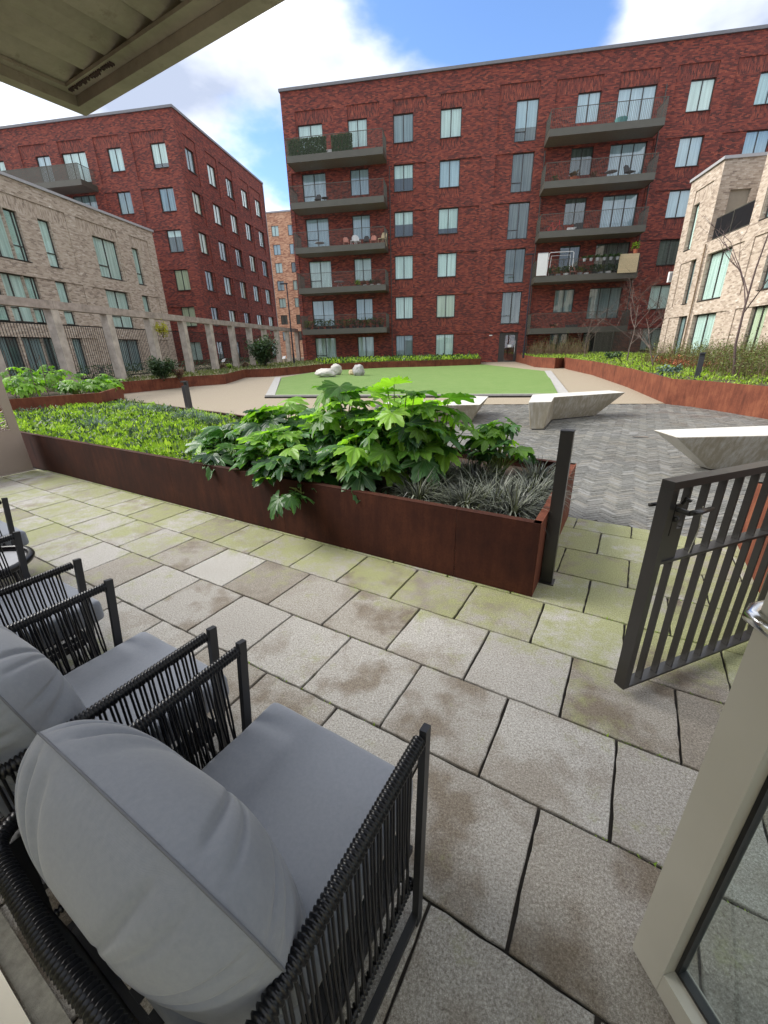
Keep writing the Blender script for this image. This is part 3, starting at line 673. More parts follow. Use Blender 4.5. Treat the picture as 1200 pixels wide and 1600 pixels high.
for (x0, x1, z0, z1, nl, ty, k) in wins:
    b2 = None; sp_ = .5
    if ty == 'L': bk_ = LC[k]
    elif ty == 'N': bk_ = cur() if rnd.random() < .9 else 'room_sky'
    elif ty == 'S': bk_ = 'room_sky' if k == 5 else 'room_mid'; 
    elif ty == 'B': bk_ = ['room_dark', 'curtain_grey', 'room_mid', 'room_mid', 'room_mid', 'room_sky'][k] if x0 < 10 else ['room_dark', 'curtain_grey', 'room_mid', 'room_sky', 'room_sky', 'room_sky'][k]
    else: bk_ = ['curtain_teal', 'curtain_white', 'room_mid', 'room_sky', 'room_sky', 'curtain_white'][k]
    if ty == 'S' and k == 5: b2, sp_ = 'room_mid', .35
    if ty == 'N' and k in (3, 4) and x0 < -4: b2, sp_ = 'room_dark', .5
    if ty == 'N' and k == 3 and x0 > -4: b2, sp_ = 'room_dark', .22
    dp = .24 if (-13.85 < x0 < -5.8 or 6.35 < x0 < 13.7) and z1 < 15.5 else .16
    window(A, oA, uxA, nA, x0, x1, z0, z1, nl, bk_, b2, sp_, transom=.62 if ty in 'LS' and (x1 - x0 > 1.57) else None, depth=dp, sill=ty in 'NRS')
# entrance door
dr = MB(); dr.box((0, 0, 0), (.4, .06, 2.4)); dr.box((1.46, 0, 0), (1.58, .06, 2.4)); dr.box((.4, 0, 2.2), (1.46, .06, 2.4)); dr.box((.4, 0, 0), (1.46, .06, .1)); dr.box((.4, -.01, .1), (.52, .05, 2.2)); dr.box((1.34, -.01, .1), (1.46, .05, 2.2))
dmt = Matrix.Translation((3.88, 40.18, .28)); dro = obj('door', dr.mesh('door', 'frame_dark'), A, mat=dmt)
obj('pane', MB().box((.52, .02, .1), (1.34, .03, 2.2)).mesh('pane', 'glass'), dro); obj('interior', MB().box((0, .5, 0), (1.58, .52, 2.4)).mesh('interior', 'room_mid'), dro)
obj('notice', MB().box((.78, .008, 1.2), (1.1, .012, 1.42)).mesh('notice', 'white_paint'), dro)
obj('handle', MB().box((1.36, -.07, .7), (1.4, -.03, 1.75)).mesh('handle', 'steel'), dro)
MB().box((-14.28, 39.9, 20.42), (34, 55, 20.6)).build('coping', 'coping_dark', A)
MB().box((-14.2, 40.6, GB), (34, 54.9, 20.42)).build('rear_wall', 'red_brick', A)
MB().box((-14.2, 40.001, GB), (-14.19, 40.6, 20.42)).build('side_wall', 'red_brick', A)
MB().tube([(-5.62, 39.93, .5), (-5.62, 39.93, 15.1)], .04, 8).build('downpipe', 'frame_dark', A); MB().tube([(6.2, 39.93, .5), (6.2, 39.93, 15.1)], .04, 8).build('downpipe', 'frame_dark', A)
MB().tube([(13.9, 39.93, 3.), (13.9, 39.93, 18.2)], .04, 8).build('downpipe', 'frame_dark', A)
lt = MB(); lt.box((3.0, 39.90, 2.45), (3.25, 39.94, 2.53)); lt.build('wall_light', 'white_paint', A)

def balcony(root, x0, x1, yf, yw, zb, lab=None, dense=False):
    """fascia at the front (y = yf), wall at yw"""
    s = MB(); s.box((x0 + .02, yf + .02, zb + .02), (x1 - .02, yw, zb + .26)); bo = s.build('balcony', 'balcony_soffit', root)
    f = MB(); f.box((x0, yf - .01, zb), (x1, yf + .018, zb + .43)); f.box((x0 - .012, yf + .02, zb), (x0 + .018, yw, zb + .43)); f.box((x1 - .018, yf + .02, zb), (x1 + .012, yw, zb + .43)); f.build('fascia', 'balcony_metal', bo)
    r_ = MB(); zt = zb + 1.53
    r_.box((x0, yf - .012, zt - .03), (x1, yf + .028, zt)); r_.box((x0, yf + .03, zt - .03), (x0 + .04, yw, zt)); r_.box((x1 - .04, yf + .03, zt - .03), (x1, yw, zt)); r_.build('handrail', 'balcony_metal', bo)
    bb = MB(); n = int((x1 - x0) / .11)
    for i in range(n + 1):
        x = x0 + (x1 - x0 - .02) * i / n; bb.box((x, yf - .004, zb + .43), (x + (.075 if dense else .014), yf + .022, zt - .03))
    n = int((yw - yf) / .075)
    for xx in (x0 + .005, x1 - .02):
        for i in range(1, n):
            y = yf + (yw - yf) * i / n; bb.box((xx, y, zb + .43), (xx + .014, y + .016, zt - .03))
    bb.build('bars', 'balcony_metal', bo, kind='stuff')
    return bo
LZ = [None, 2.95, 6.2, 9.19, 12.3, 15.31]
for k in range(1, 6): balcony(A, -13.47, -5.85, 38.2, 39.998, LZ[k])
for k in range(1, 6): balcony(A, 6.1, 13.58, 38.2, 39.998, LZ[k] if k > 1 else 2.45)

# ---- left red block
Lr = thing('apartment_building', 'tall red brick apartment block at left, its corner towards the courtyard', 'building')
o1, u1, n1_ = (0, 40.1, 0), (1, 0, 0), (0, -1, 0); recs = []; ws = []
for k in range(6):
    zh = ZH(k); zt = zh if k < 5 else 19.13
    for sh in (0,):
        for (a, b_) in ((-27.9, -24.76), (-31.5, -28.97), (-35.05, -32.5), (-39.05, -36.13), (-43.5, -40.5)):
            recs.append((a, b_, max(zh - 2.47, .2), zt, .055, 0))
            if k == 5: recs.append((a, b_, zh, zt, .055, 1))
        for (a, b_, h, nl) in ((-26.22, -24.78, 1.72, 2), (-30.37, -28.99, 1.66, 2), (-34.95, -32.5, 2.2, 3), (-37.6, -36.15, 2.2, 2), (-42.5, -41, 1.7, 2)):
            recs.append((a, b_, zh - h, zh, None, 0)); ws.append((a, b_, zh - h, zh, nl, k))
facade(Lr, o1, u1, n1_, (-48, -23.6), (GB, 20.42), recs, ['red_brick', 'red_soldier'])
for (a, b_, z0, z1, nl, k) in ws:
    bk_, b2, s2 = rnd.choice(['curtain_grey', 'room_sky', 'curtain_teal', 'room_mid']), None, .5
    if a > -27: bk_, b2, s2 = [('curtain_white', None, .5), ('curtain_cream', None, .5), ('curtain_cream', None, .5), ('curtain_white', 'room_mid', .7), ('curtain_grey', None, .5), ('curtain_teal', 'room_dark', .2)][k]
    if nl == 3 and k == 5: bk_ = 'curtain_white'
    window(Lr, o1, u1, n1_, a, b_, z0, z1, nl, bk_, b2, s2, depth=.16)
o2, u2, n2_ = (-23.6, 0, 0), (0, 1, 0), (1, 0, 0); recs = []; ws = []
cols = [(41.1, 42.5), (44.65, 46.05), (48.05, 49.4), (51.35, 52.75), (54.75, 56.15)]
for k in range(6):
    zh = ZH(k); zt = zh if k < 5 else 19.13
    for i, (a, b_) in enumerate(cols):
        pa = (a, b_ + .35) if i == 0 else ((a - 1.2, b_ + .02) if i % 2 == 0 else (a - .2, b_ + .35))
        recs.append((pa[0], pa[1], max(zh - 2.47, .2), zt, .055, 0))
        if k == 5: recs.append((pa[0], pa[1], zh, zt, .055, 1))
        recs.append((a, b_, zh - 1.65, zh, None, 0)); ws.append((a, b_, zh - 1.65, zh, 2, k))
facade(Lr, o2, u2, n2_, (40.1, 57.4), (GB, 20.42), recs, ['red_brick', 'red_soldier'])
for (a, b_, z0, z1, nl, k) in ws: window(Lr, o2, u2, n2_, a, b_, z0, z1, nl, rnd.choice(['curtain_white', 'curtain_grey', 'curtain_cream', 'room_mid', 'curtain_white']), depth=.16)
MB().prism(ccw([(-48, 40.7), (-24.2, 40.7), (-24.2, 57.4), (-48, 57.4)]), GB, 20.42).build('rear_wall', 'red_brick', Lr)
MB().prism(ccw([(-48, 40.02), (-23.52, 40.02), (-23.52, 57.45), (-48, 57.45)]), 20.421, 20.6).build('coping', 'coping_dark', Lr)
MB().tube([(-23.52, 57.2, .5), (-23.52, 57.2, 20.3)], .05, 8).build('downpipe', 'coping', Lr)
for k in range(1, 6): balcony(Lr, -41.2, -32.05, 38.3, 40.098, LZ[k], dense=True)

# ---- far orange block
Fo = thing('apartment_building', 'distant orange brick block glimpsed between the two red blocks', 'building')
oF, recs, ws = (0, 88, 0), [], []
heads = [25.95 - 2.05 - 3.08 * i for i in range(7)]
for c in (-42.5, -39.5, -35.2, -31.9, -28.6):
    pass
for c in (-41.9, -38.65, -35.4, -32.1, -28.8):
    for h in heads: recs.append((c, c + 1.42, h - 1.7, h, None, 0)); ws.append((c, c + 1.42, h - 1.7, h))
facade(Fo, oF, uxA, nA, (-46, -20), (0, 25.95), recs, ['orange_brick'], rev=.2)
for q_ in ws: window(Fo, oF, uxA, nA, *q_, 2, rnd.choice(['curtain_white', 'curtain_teal', 'room_sky', 'room_mid']), depth=.1)
MB().box((-46.05, 87.9, 25.95), (-20, 100, 26.2)).build('coping', 'coping', Fo); MB().box((-46, 88.6, 0), (-20, 99.9, 25.95)).build('rear_wall', 'orange_brick', Fo)

# ---- left tan block
T = thing('apartment_building', 'three-storey pale tan brick building behind the pergola at left', 'building')
o3, u3, n3 = (-23.4, 0, 0), (0, 1, 0), (1, 0, 0); recs = []; ws = []
for dy in (0, -9.2):
    for k in range(3):
        zh = ZH(k) if k < 2 else 8.93; zt = zh if k < 2 else 9.65
        pr = [(20.0, 22.68, 20.05, 22.66, 'A'), (24.0, 25.96, 24.02, 24.78, 'B'), (26.72, 30.02, 27.8, 29.86, 'C'), (31.25, 33.2, 31.28, 32.04, 'D')]
        for (pa, pb, wa, wb, t_) in pr:
            recs.append((pa + dy, pb + dy, zh - 2.42 if k else .2, zt, .055, 0))
            if k == 2: recs.append((pa + dy, pb + dy, zh, zt, .055, 1))
            hh = 2.36
            recs.append((wa + dy, wb + dy, max(zh - hh, .33), zh, None, 0)); ws.append((wa + dy, wb + dy, max(zh - hh, .33), zh, 2 if t_ in 'AC' else 1, k, t_))
facade(T, o3, u3, n3, (8, 34.0), (GB, 10.42), recs, ['tan_brick', 'tan_soldier'], rev=.26)
for (a, b_, z0, z1, nl, k, t_) in ws:
    window(T, o3, u3, n3, a, b_, z0, z1, nl, 'curtain_teal' if (k > 0 and rnd.random() < .85) else rnd.choice(['curtain_grey', 'curtain_white']), transom=.72 if k else None, depth=.2, frame='frame_grey' if 'frame_grey' in MATS else 'frame_dark')
MB().prism(ccw([(-40, 8), (-24.0, 8), (-24.0, 34), (-40, 34)]), GB, 10.42).build('rear_wall', 'tan_brick', T)
MB().box((-24.0, 33.98, GB), (-23.41, 34.0, 10.42)).build('side_wall', 'tan_brick', T)
MB().prism(ccw([(-40, 7.9), (-23.3, 7.9), (-23.3, 34.08), (-40, 34.08)]), 10.421, 10.56).build('coping', 'coping', T)

# ---- right tan block with the roof terrace
Tr = thing('apartment_building', 'pale tan brick building with a black-railed roof terrace at right', 'building')
o4, u4, n4 = (13.7, 0, 0), (0, 1, 0), (-1, 0, 0); recs = []; ws = []
def PR(pa, pb, z0, z1, sold=None):
    recs.append((pa, pb, z0, z1, .055, 0))
    if sold: recs.append((pa, pb, sold, z1, .055, 1))
def WI(a, b_, z0, z1, nl, bk_): recs.append((a, b_, z0, z1, None, 0)); ws.append((a, b_, z0, z1, nl, bk_))
PR(29.95, 31.8, 6.68, 9.75, 9.08); WI(31.13, 31.78, 6.75, 9.08, 1, 'curtain_white')
PR(29.92, 31.76, 3.66, 6.05); WI(29.93, 30.62, 3.72, 6.05, 1, 'curtain_grey')
PR(29.5, 31.8, .4, 3.03); WI(29.52, 30.58, .7, 3.03, 2, 'curtain_grey')
PR(25.67, 28.83, 3.65, 6.06); WI(26.67, 28.81, 3.72, 6.05, 2, 'curtain_teal')
PR(25.66, 28.83, .4, 3.02); WI(26.64, 28.81, .62, 3.01, 2, 'curtain_teal')
PR(21.3, 24.97, 3.65, 6.08); WI(21.5, 23.78, 3.72, 6.06, 2, 'curtain_grey')
PR(22.6, 24.97, .4, 3.04); WI(22.7, 23.8, .62, 3.04, 2, 'curtain_cream')
PR(22.4, 25.0, 6.67, 9.75, 9.06); WI(22.6, 24.98, 6.72, 9.06, 2, 'curtain_grey')
for y in (17.5, 13.0):
    for zh in (3.04, 6.06, 9.06): PR(y, y + 3, zh - 2.42, zh); WI(y + .1, y + 2.2, zh - 2.35, zh, 2, 'curtain_grey')
recs.append((25.65, 29.25, 6.69, 10.42, None, 0))
facade(Tr, o4, u4, n4, (6, 32.55), (GB, 10.42), recs, ['tan_brick', 'tan_soldier'], rev=.26)
for (a, b_, z0, z1, nl, bk_) in ws: window(Tr, o4, u4, n4, a, b_, z0, z1, nl, bk_, depth=.2)
# terrace recess: side wall with a brown-shuttered opening, back wall, floor
facade(Tr, (0, 29.25, 0), (1, 0, 0), (0, -1, 0), (13.96, 17), (6.69, 10.42), [(14.28, 15.28, 6.75, 9.08, None, 0)], ['tan_brick'], rev=.2)
MB().box((14.28, 29.36, 6.75), (15.28, 29.38, 9.08)).build('shutter', 'blind', Tr)
MB().box((17, 25.66, 6.69), (17.2, 29.24, 10.42)).build('terrace_wall', 'tan_brick', Tr)
MB().box((13.96, 25.4, 6.69), (17, 25.65, 10.42)).build('terrace_wall', 'tan_brick', Tr)
MB().box((13.72, 25.66, 6.60), (17, 29.24, 6.688)).build('terrace_floor', 'coping', Tr)
rl = MB(); rl.box((13.74, 25.7, 7.70), (13.79, 28.86, 7.74)); rl.box((13.74, 25.7, 6.72), (13.79, 28.86, 6.76)); rl.box((13.735, 27.26, 6.76), (13.785, 27.30, 7.70)); rlo = rl.build('terrace_railing', 'balcony_metal', Tr)
MB().box((13.745, 25.72, 6.77), (13.775, 27.25, 7.69)).build('railing_panel', 'rail_black', rlo); MB().box((13.745, 27.31, 6.77), (13.775, 28.84, 7.69)).build('railing_panel', 'rail_black', rlo)
MB().box((17.2, 25.6, GB), (28, 32.5, 10.41)).build('rear_wall', 'tan_brick', Tr); MB().box((14.3, 6, GB), (28, 25.4, 10.41)).build('rear_wall', 'tan_brick', Tr); MB().box((14.3, 29.5, GB), (17.1, 32.5, 10.41)).build('rear_wall', 'tan_brick', Tr); MB().box((14.2, 25.5, GB), (17.19, 29.4, 6.59)).build('rear_wall', 'tan_brick', Tr)
MB().box((13.71, 32.5, GB), (14.3, 32.54, 10.41)).build('side_wall', 'tan_brick', Tr)
cpg = MB(); cpg.box((13.6, 29.17, 10.421), (28, 32.62, 10.56)); cpg.box((13.6, 6, 10.421), (28, 25.72, 10.56)); cpg.box((16.9, 25.73, 10.421), (28, 29.16, 10.56)); cpg.build('coping', 'coping', Tr)
MB().tube([(13.62, 29.1, .6), (13.62, 29.1, 6.6)], .04, 8).build('downpipe', 'dead_stem', Tr)

# ---- the house behind: wall, soffit, threshold, door leaf
Hs = thing('house_front', 'ground floor front of the flat with metal threshold at the bottom left corner', 'house wall')
def ub(b, u0, u1, v0, v1, z0, z1, mi=0): return b.obox(W(u0, v0, z0), UU * (u1 - u0), VV * (v1 - v0), Vector((0, 0, z1 - z0)), mi)
b = MB(); ub(b, -9, -1.6, -.55, -.22, -.02, 2.9); ub(b, 1.35, 6, -.55, -.22, -.02, 2.9); b.build('wall', 'red_brick', Hs)
b = MB(); ub(b, -9, 6, -.062, -.012, -.02, .012); b.build('threshold', 'threshold_stone', Hs)
b = MB(); ub(b, -9, 6, -.125, -.066, -.02, .02); ub(b, -9, 6, -.075, -.066, .02, .03); b.build('sill', 'sill_metal', Hs)
b = MB(); ub(b, -9, 6, -.22, -.126, -.02, .035); b.build('floor_strip', 'grey_concrete', Hs)
b = MB(); ub(b, -1.6, 1.35, -.5, -.3, 2.3, 2.9); ub(b, -1.6, -1.52, -.3, -.2, .035, 2.3); ub(b, 1.27, 1.35, -.3, -.2, .035, 2.3); b.build('door_frame', 'beige_paint', Hs)
b = MB(); ub(b, -1.6, 1.35, -3.4, -3.3, 0, 2.9); ub(b, -1.7, -1.6, -3.4, -.55, 0, 2.9); ub(b, 1.35, 1.45, -3.4, -.55, 0, 2.9); ub(b, -1.6, 1.35, -3.3, -.55, -.02, .02); b.build('room', 'curtain_cream', Hs)

Sf = thing('balcony_above', 'underside of a ribbed metal balcony overhanging the patio, rusty at its corner', 'balcony')
z0 = 2.9; b = MB(); ub(b, -2.98, 1.7, 1.67, 1.74, z0, z0 + .28); ub(b, -2.98, -2.91, -.3, 1.67, z0, z0 + .28); b.build('fascia', 'soffit_metal', Sf)
b = MB(); ub(b, -2.91, 1.7, 1.60, 1.668, z0 + .045, z0 + .06); ub(b, -2.908, -2.86, -.3, 1.60, z0 + .045, z0 + .06); b.build('flange', 'soffit_metal', Sf)
b = MB(); px0 = -2.86; pitch = .2; prof = []
x = px0 - .01
while x < 1.6:
    prof += [(x, z0 + .062), (x + .05, z0 + .064), (x + .10, z0 + .074), (x + .145, z0 + .093), (x + .175, z0 + .118), (x + .192, z0 + .150)]; x += pitch
for (xa, za), (xb, zb) in zip(prof, prof[1:]):
    if xb <= xa: continue
    b.add([W(xa, -.3, za), W(xb, -.3, zb), W(xb, 1.64, zb), W(xa, 1.64, za)], [(0, 3, 2, 1)])
b.build('ribbed_deck', 'soffit_metal', Sf)
b = MB(); ub(b, -2.9, 1.7, -.3, 1.67, z0 + .22, z0 + .27); b.build('slab', 'grey_concrete', Sf)
b = MB(); r2 = random.Random(3)
for i in range(26):
    uu_ = -2.87 + i * .016 + r2.uniform(0, .006); ub(b, uu_, uu_ + .007, 1.612, 1.622 + r2.uniform(0, .016), z0 + .036, z0 + .044)
b.build('rust_flakes', 'bark_dark', Sf)

# open door leaf (direction from the free edge to the hinge)
Dl = thing('glazed_door', 'open glazed door leaf with beige metal frame and silver lever at lower right', 'door')
dA = W(.262, .87); dd_ = (W(.362, .76) - dA).normalized(); dn_ = Vector((-dd_.y, dd_.x, 0))
if dn_.dot(-dA) < 0: dn_ = -dn_     # towards the camera
LW = 1.0; zz = Vector((0, 0, 1))
def dbox(b, s0, s1, z0, z1, n0, n1): return b.obox(dA + dd_ * s0 + dn_ * n0 + zz * z0, dd_ * (s1 - s0), dn_ * (n1 - n0), zz * (z1 - z0))
b = MB(); dbox(b, 0, .085, .02, 2.2, -.07, 0); b.build('stile', 'beige_paint', Dl)
b = MB(); dbox(b, LW - .085, LW, .02, 2.2, -.07, 0); b.build('stile', 'beige_paint', Dl)
b = MB(); dbox(b, .0855, LW - .0855, .02, .10, -.07, -.0005); b.build('rail', 'beige_paint', Dl)
b = MB(); dbox(b, .0855, LW - .0855, 2.11, 2.2, -.07, -.0005); b.build('rail', 'beige_paint', Dl)
b = MB(); dbox(b, .0855, .094, .101, 2.11, -.06, -.035); dbox(b, .0945, LW - .094, .1005, .112, -.06, -.035); dbox(b, LW - .094, LW - .0855, .101, 2.11, -.06, -.035); b.build('gasket', 'gasket', Dl)
b = MB(); dbox(b, .094, LW - .094, .11, 2.11, -.052, -.046); b.build('pane', 'glass', Dl)
b = MB(); hp = dA + dd_ * -.004 - dn_ * .035 + zz * 1.155
b.tube([hp - dd_ * .006 - dn_ * .05, hp - dd_ * .012 - dn_ * .02, hp - dd_ * .010 + dn_ * .02, hp + dd_ * .004 + dn_ * .05, hp + dd_ * .05 + dn_ * .06], [.010, .014, .015, .014, .012], 14); b.build('lock_pull', 'steel', Dl, smooth=True)

# ================================================================== PERGOLA, FENCE, LAMPS
Pg = thing('pergola', 'weathered timber pergola frame with a row of posts along the left bed', 'pergola')
py = [9.6, 12.25, 14.9, 17.55, 20.25, 22.95, 25.65, 28.4, 31.0, 33.6, 36.1, 38.5, 41.0]
for y in py:
    b = MB(); b.box((-15.22, y - .20, .3), (-14.88, y + .12, 3.295)); b.build('post', 'wood_post', Pg)
for ya, yb in zip(py[::2], py[2::2]): MB().box((-15.2, ya - .045, 3.30), (-14.86, yb - .055, 3.58)).build('beam', 'wood_beam' if 'wood_beam' in MATS else 'wood_post', Pg)
Fn = thing('railing_fence', 'tall black vertical-bar fence standing behind the pergola posts', 'fence')
b = MB(); b.box((-15.62, 8, 2.80), (-15.57, 38, 2.84)); b.build('rail', 'rail_black', Fn); b = MB(); b.box((-15.62, 8, .72), (-15.57, 38, .76)); b.build('rail', 'rail_black', Fn)
barm = MB().box((-.007, -.007, .76), (.007, .007, 2.80)).mesh('bar', 'rail_black')
y = 11.2
while y < 38 - .1: obj('bar', barm, Fn, loc=(-15.595, y, 0)); y += .115 if y < 30 else .14
hg = MB(); r2 = random.Random(5)
for i in range(7000):
    y = r2.uniform(9, 38); x = -16.6 + r2.uniform(-.35, .35); z = .3 + r2.random() * .95; s_ = .05; a = r2.uniform(0, 6.28); t = r2.uniform(-1, 1)
    d1 = Vector((math.cos(a), math.sin(a), t)) * s_; d2 = Vector((-math.sin(a), math.cos(a), r2.uniform(-1, 1))) * s_ * .6; c = Vector((x, y, z))
    hg.add([c - d1, c + d2, c + d1, c - d2], [(0, 1, 2, 3)])
tagd(hg.build('hedge', 'shrub_leaf'), 'low dark clipped hedge behind the black bar fence', 'hedge')
# terrace walls / garden fences of the right ground-floor flats
Fg = thing('garden_fence', 'translucent grey mesh fence panels in front of the back block at right', 'fence')
for i in range(4):
    xa = 10.6 + i * 1.25; b = MB(); b.box((xa, 35.98, .7), (xa + .04, 36.04, 2.52)); b.build('post', 'balcony_metal', Fg)
    b = MB(); 
    for j in range(26):
        xx = xa + .06 + j * .045; b.box((xx, 36.0, .75), (xx + .018, 36.02, 2.46))
    b.box((xa + .04, 35.995, 2.46), (xa + 1.25, 36.025, 2.5)); b.build('mesh_panel', 'balcony_metal', Fg)

def lamp(x, y, zb, zt, lab, arm):
    t = thing('street_lamp', lab, 'street lamp', (x, y, zb), 0, 'black lamp posts')
    b = MB(); b.tube([(0, 0, 0), (0, 0, .9)], .075, 12); b.tube([(0, 0, .9), (0, 0, zt - zb)], [.055, .042], 12); b.build('pole', 'lamp_black', t)
    b = MB(); b.box((-.07 + arm * .0 - (.42 if arm < 0 else 0), -.11, zt - zb - .02), (.07 + (.42 if arm > 0 else 0), .11, zt - zb + .05)); b.build('lamp_head', 'lamp_black', t)
    return t
lamp(-12.55, 33, .55, 6.3, 'black lamp post beside the left end of the back block', -1)
lp = lamp(5.3, 35.0, .7, 7.6, 'black lamp post before the right balconies, by the entrance', -1)

# bollards
def bollard(p, h, lab, s=.1, cat='bollard light'):
    t = thing('bollard_light', lab, cat, p, AN, 'dark square bollard lights')
    b = MB(); b.box((-s / 2, -s / 2, 0), (s / 2, s / 2, h - .13)); b.box((-s / 2, s * .1, h - .13), (s / 2, s / 2, h - .035)); b.build('post', 'charcoal', t)
    b = MB(); b.box((-s / 2 - .004, -s / 2 - .004, h - .035), (s / 2 + .004, s / 2 + .004, h)); b.build('cap', 'charcoal', t)
bollard(G(297, 644), .86, 'dark square bollard light standing on the path behind the green ground cover', .14)
bollard(Vector((6.5, 12.75, .55)), .78, 'dark square bollard light in the right shrub bed above the rusty edging', .12)
bollard(Vector((-14.35, 15.7, .45)), .75, 'dark square bollard light in the left bed in front of a pergola post', .14)

# ================================================================== GATE AND POST
Pt = thing('gate_post', 'black square metal post at the end of the rusty planter', 'post', W(-.36, 2.83, 0) + UU * .035, AN)
MB().box((-.04, -.03, 0), (.04, .03, 1.105)).build('shaft', 'gate_metal', Pt); MB().box((-.041, -.031, 1.105), (.041, .031, 1.112)).build('cap', 'chair_frame', Pt)
MB().box((-.06, -.05, 0), (.055, .05, .006)).build('base_plate', 'gate_metal', Pt)
MB().box((.0402, -.012, .93), (.043, .012, .99)).build('keep', 'steel', Pt)
Gt = thing('metal_gate', 'low black metal bar gate standing open into the patio', 'gate')
gA = W(.155, 1.915); gd = (W(.81, 2.735) - gA).normalized(); gn = Vector((-gd.y, gd.x, 0))
if gn.dot(-gA) < 0: gn = -gn
def gbox(b, s0, s1, z0, z1, n0=-.0, n1=.055): return b.obox(gA + gd * s0 + gn * n0 + zz * z0, gd * (s1 - s0), gn * (n1 - n0), zz * (z1 - z0))
gbx = lambda nm, s0, s1, z0, z1, n0=0, n1=.055, mt='gate_metal': gbox(MB(), s0, s1, z0, z1, n0, n1).build(nm, mt, Gt)
gbx('stile', 0, .035, .05, 1.075); gbx('stile', 1.07, 1.105, .05, 1.075)
gbx('rail', 0, 1.105, 1.076, 1.108); gbx('rail', .0355, 1.0695, .05, .062); gbx('rail', .0355, 1.0695, .735, .747)
for i in range(9):
    s_ = .125 + i * .108
    gbx('bar', s_, s_ + .010, .0625, .7345, .012, .042); gbx('bar', s_, s_ + .010, .7475, 1.0755, .012, .042)
gbx('lock_box', .0355, .120, .7475, .89, .008, .047)
b = MB(); gbox(b, .04, .075, .87, 1.01, .0475, .055); b.build('lock_plate', 'gate_metal', Gt)
b = MB(); hp = gA + gd * .055 + gn * .055 + zz * .985
b.tube([hp - gn * .08, hp + gn * .045], .011, 10); b.tube([hp + gn * .045, hp + gn * .05 + gd * .05, hp + gn * .045 + gd * .135], [.011, .013, .009], 10); b.tube([hp - gn * .08, hp - gn * .085 - gd * .05], .009, 8)
b.tube([hp + zz * .03 + gn * .01, hp + zz * .055 + gn * .02, hp + zz * .05 + gn * .04], .007, 8); b.tube([hp - zz * .03, hp - zz * .05], .013, 8); b.build('latch_handle', 'gate_metal', Gt, smooth=True)
b = MB(); p0 = gA + gd * .20 + gn * .06 + zz * .98; b.tube([p0, p0 + zz * -.1 + gd * .004 + gn * .006, p0 + zz * -.22 + gd * -.01], .0022, 6); b.build('cable', 'steel', Gt)
Hp = thing('gate_post', 'black square hinge post of the gate beside the right planter', 'post', W(.86, 2.83), AN)
MB().box((-.03, -.03, 0), (.03, .03, 1.11)).build('shaft', 'gate_metal', Hp)

# ================================================================== PRIVACY SCREEN (far left)
Ps = thing('privacy_screen', 'beige perforated metal privacy screen at the left end of the patio', 'screen')
def sbox(b, v0, v1, z0, z1, n0=0, n1=.04): return b.obox(W(-7.85, v0, z0) + UU * n0, UU * (n1 - n0), VV * (v1 - v0), zz * (z1 - z0))
b = MB(); sbox(b, -.1, 2.47, .02, .64); b.build('lower_panel', 'screen_beige', Ps)
b = MB(); sbox(b, 2.36, 2.47, .641, 1.85); sbox(b, -.1, 0.02, .641, 1.85); sbox(b, .021, 2.359, 1.75, 1.85); b.build('frame', 'screen_beige', Ps)
b = MB(); r2 = random.Random(11); pts = [(r2.uniform(.02, 2.36), r2.uniform(.64, 1.75)) for _ in range(130)]
for i, p in enumerate(pts):
    ds = sorted(range(len(pts)), key=lambda j: (pts[j][0] - p[0]) ** 2 + (pts[j][1] - p[1]) ** 2)[1:4]
    for j in ds:
        if j > i or True:
            a_ = W(-7.84, p[0], p[1]); c_ = W(-7.84, pts[j][0], pts[j][1]); b.bar(a_, c_, .022, .010)
for i in range(40):
    t = i / 40; a_ = W(-7.84, .02 + 2.34 * t, .63); b.bar(a_, W(-7.84, .02 + 2.34 * t + r2.uniform(-.08, .08), .74), .022, .01); 
    a_ = W(-7.84, 2.365, .64 + 1.1 * t); b.bar(a_, W(-7.84, 2.26, .64 + 1.1 * t + r2.uniform(-.05, .05)), .022, .01)
b.build('cut_pattern', 'screen_beige', Ps, kind='stuff')

# ================================================================== BENCHES AND BOULDERS
def bench(top, bot, z, lab):
    t = thing('concrete_bench', lab, 'bench', (0, 0, 0), 0, 'faceted pale concrete benches'); n = len(top)
    cx_ = sum(p[0] for p in top) / n
    b = MB(); vs = [(p[0], p[1], z) for p in top] + [(p[0], p[1], gz(*xy(p)) + .012) for p in bot]
    b.add(vs, [tuple(range(n)), tuple(range(2 * n - 1, n - 1, -1))] + [((i + 1) % n, i, n + i, n + (i + 1) % n) for i in range(n)])
    bm = bmesh.new(); me = b.mesh('seat_block', 'bench_concrete'); bm.from_mesh(me); bmesh.ops.recalc_face_normals(bm, faces=bm.faces)
    bmesh.ops.bevel(bm, geom=list(bm.edges), offset=.008, segments=1, affect='EDGES'); bm.to_mesh(me); bm.free(); obj('seat_block', me, t)
    b = MB(); b.add([(p[0] * .96 + cx_ * .04, p[1], gz(*xy(p)) + .013) for p in bot] + [(p[0] * .96 + cx_ * .04, p[1], -.01) for p in bot], [((i + 1) % n, i, n + i, n + (i + 1) % n) for i in range(n)]); b.build('plinth', 'joint_dark', t)
bench([(1.49, 8.64), (1.95, 8.72), (2.16, 9.49), (3.89, 10.35), (3.70, 10.85), (1.80, 10.03)], [(1.57, 8.60), (1.83, 8.62), (2.22, 9.72), (3.30, 10.30), (3.2, 10.62), (1.85, 9.93)], .57, 'bent pale concrete bench with its narrow foot towards the patio, middle of the yard')
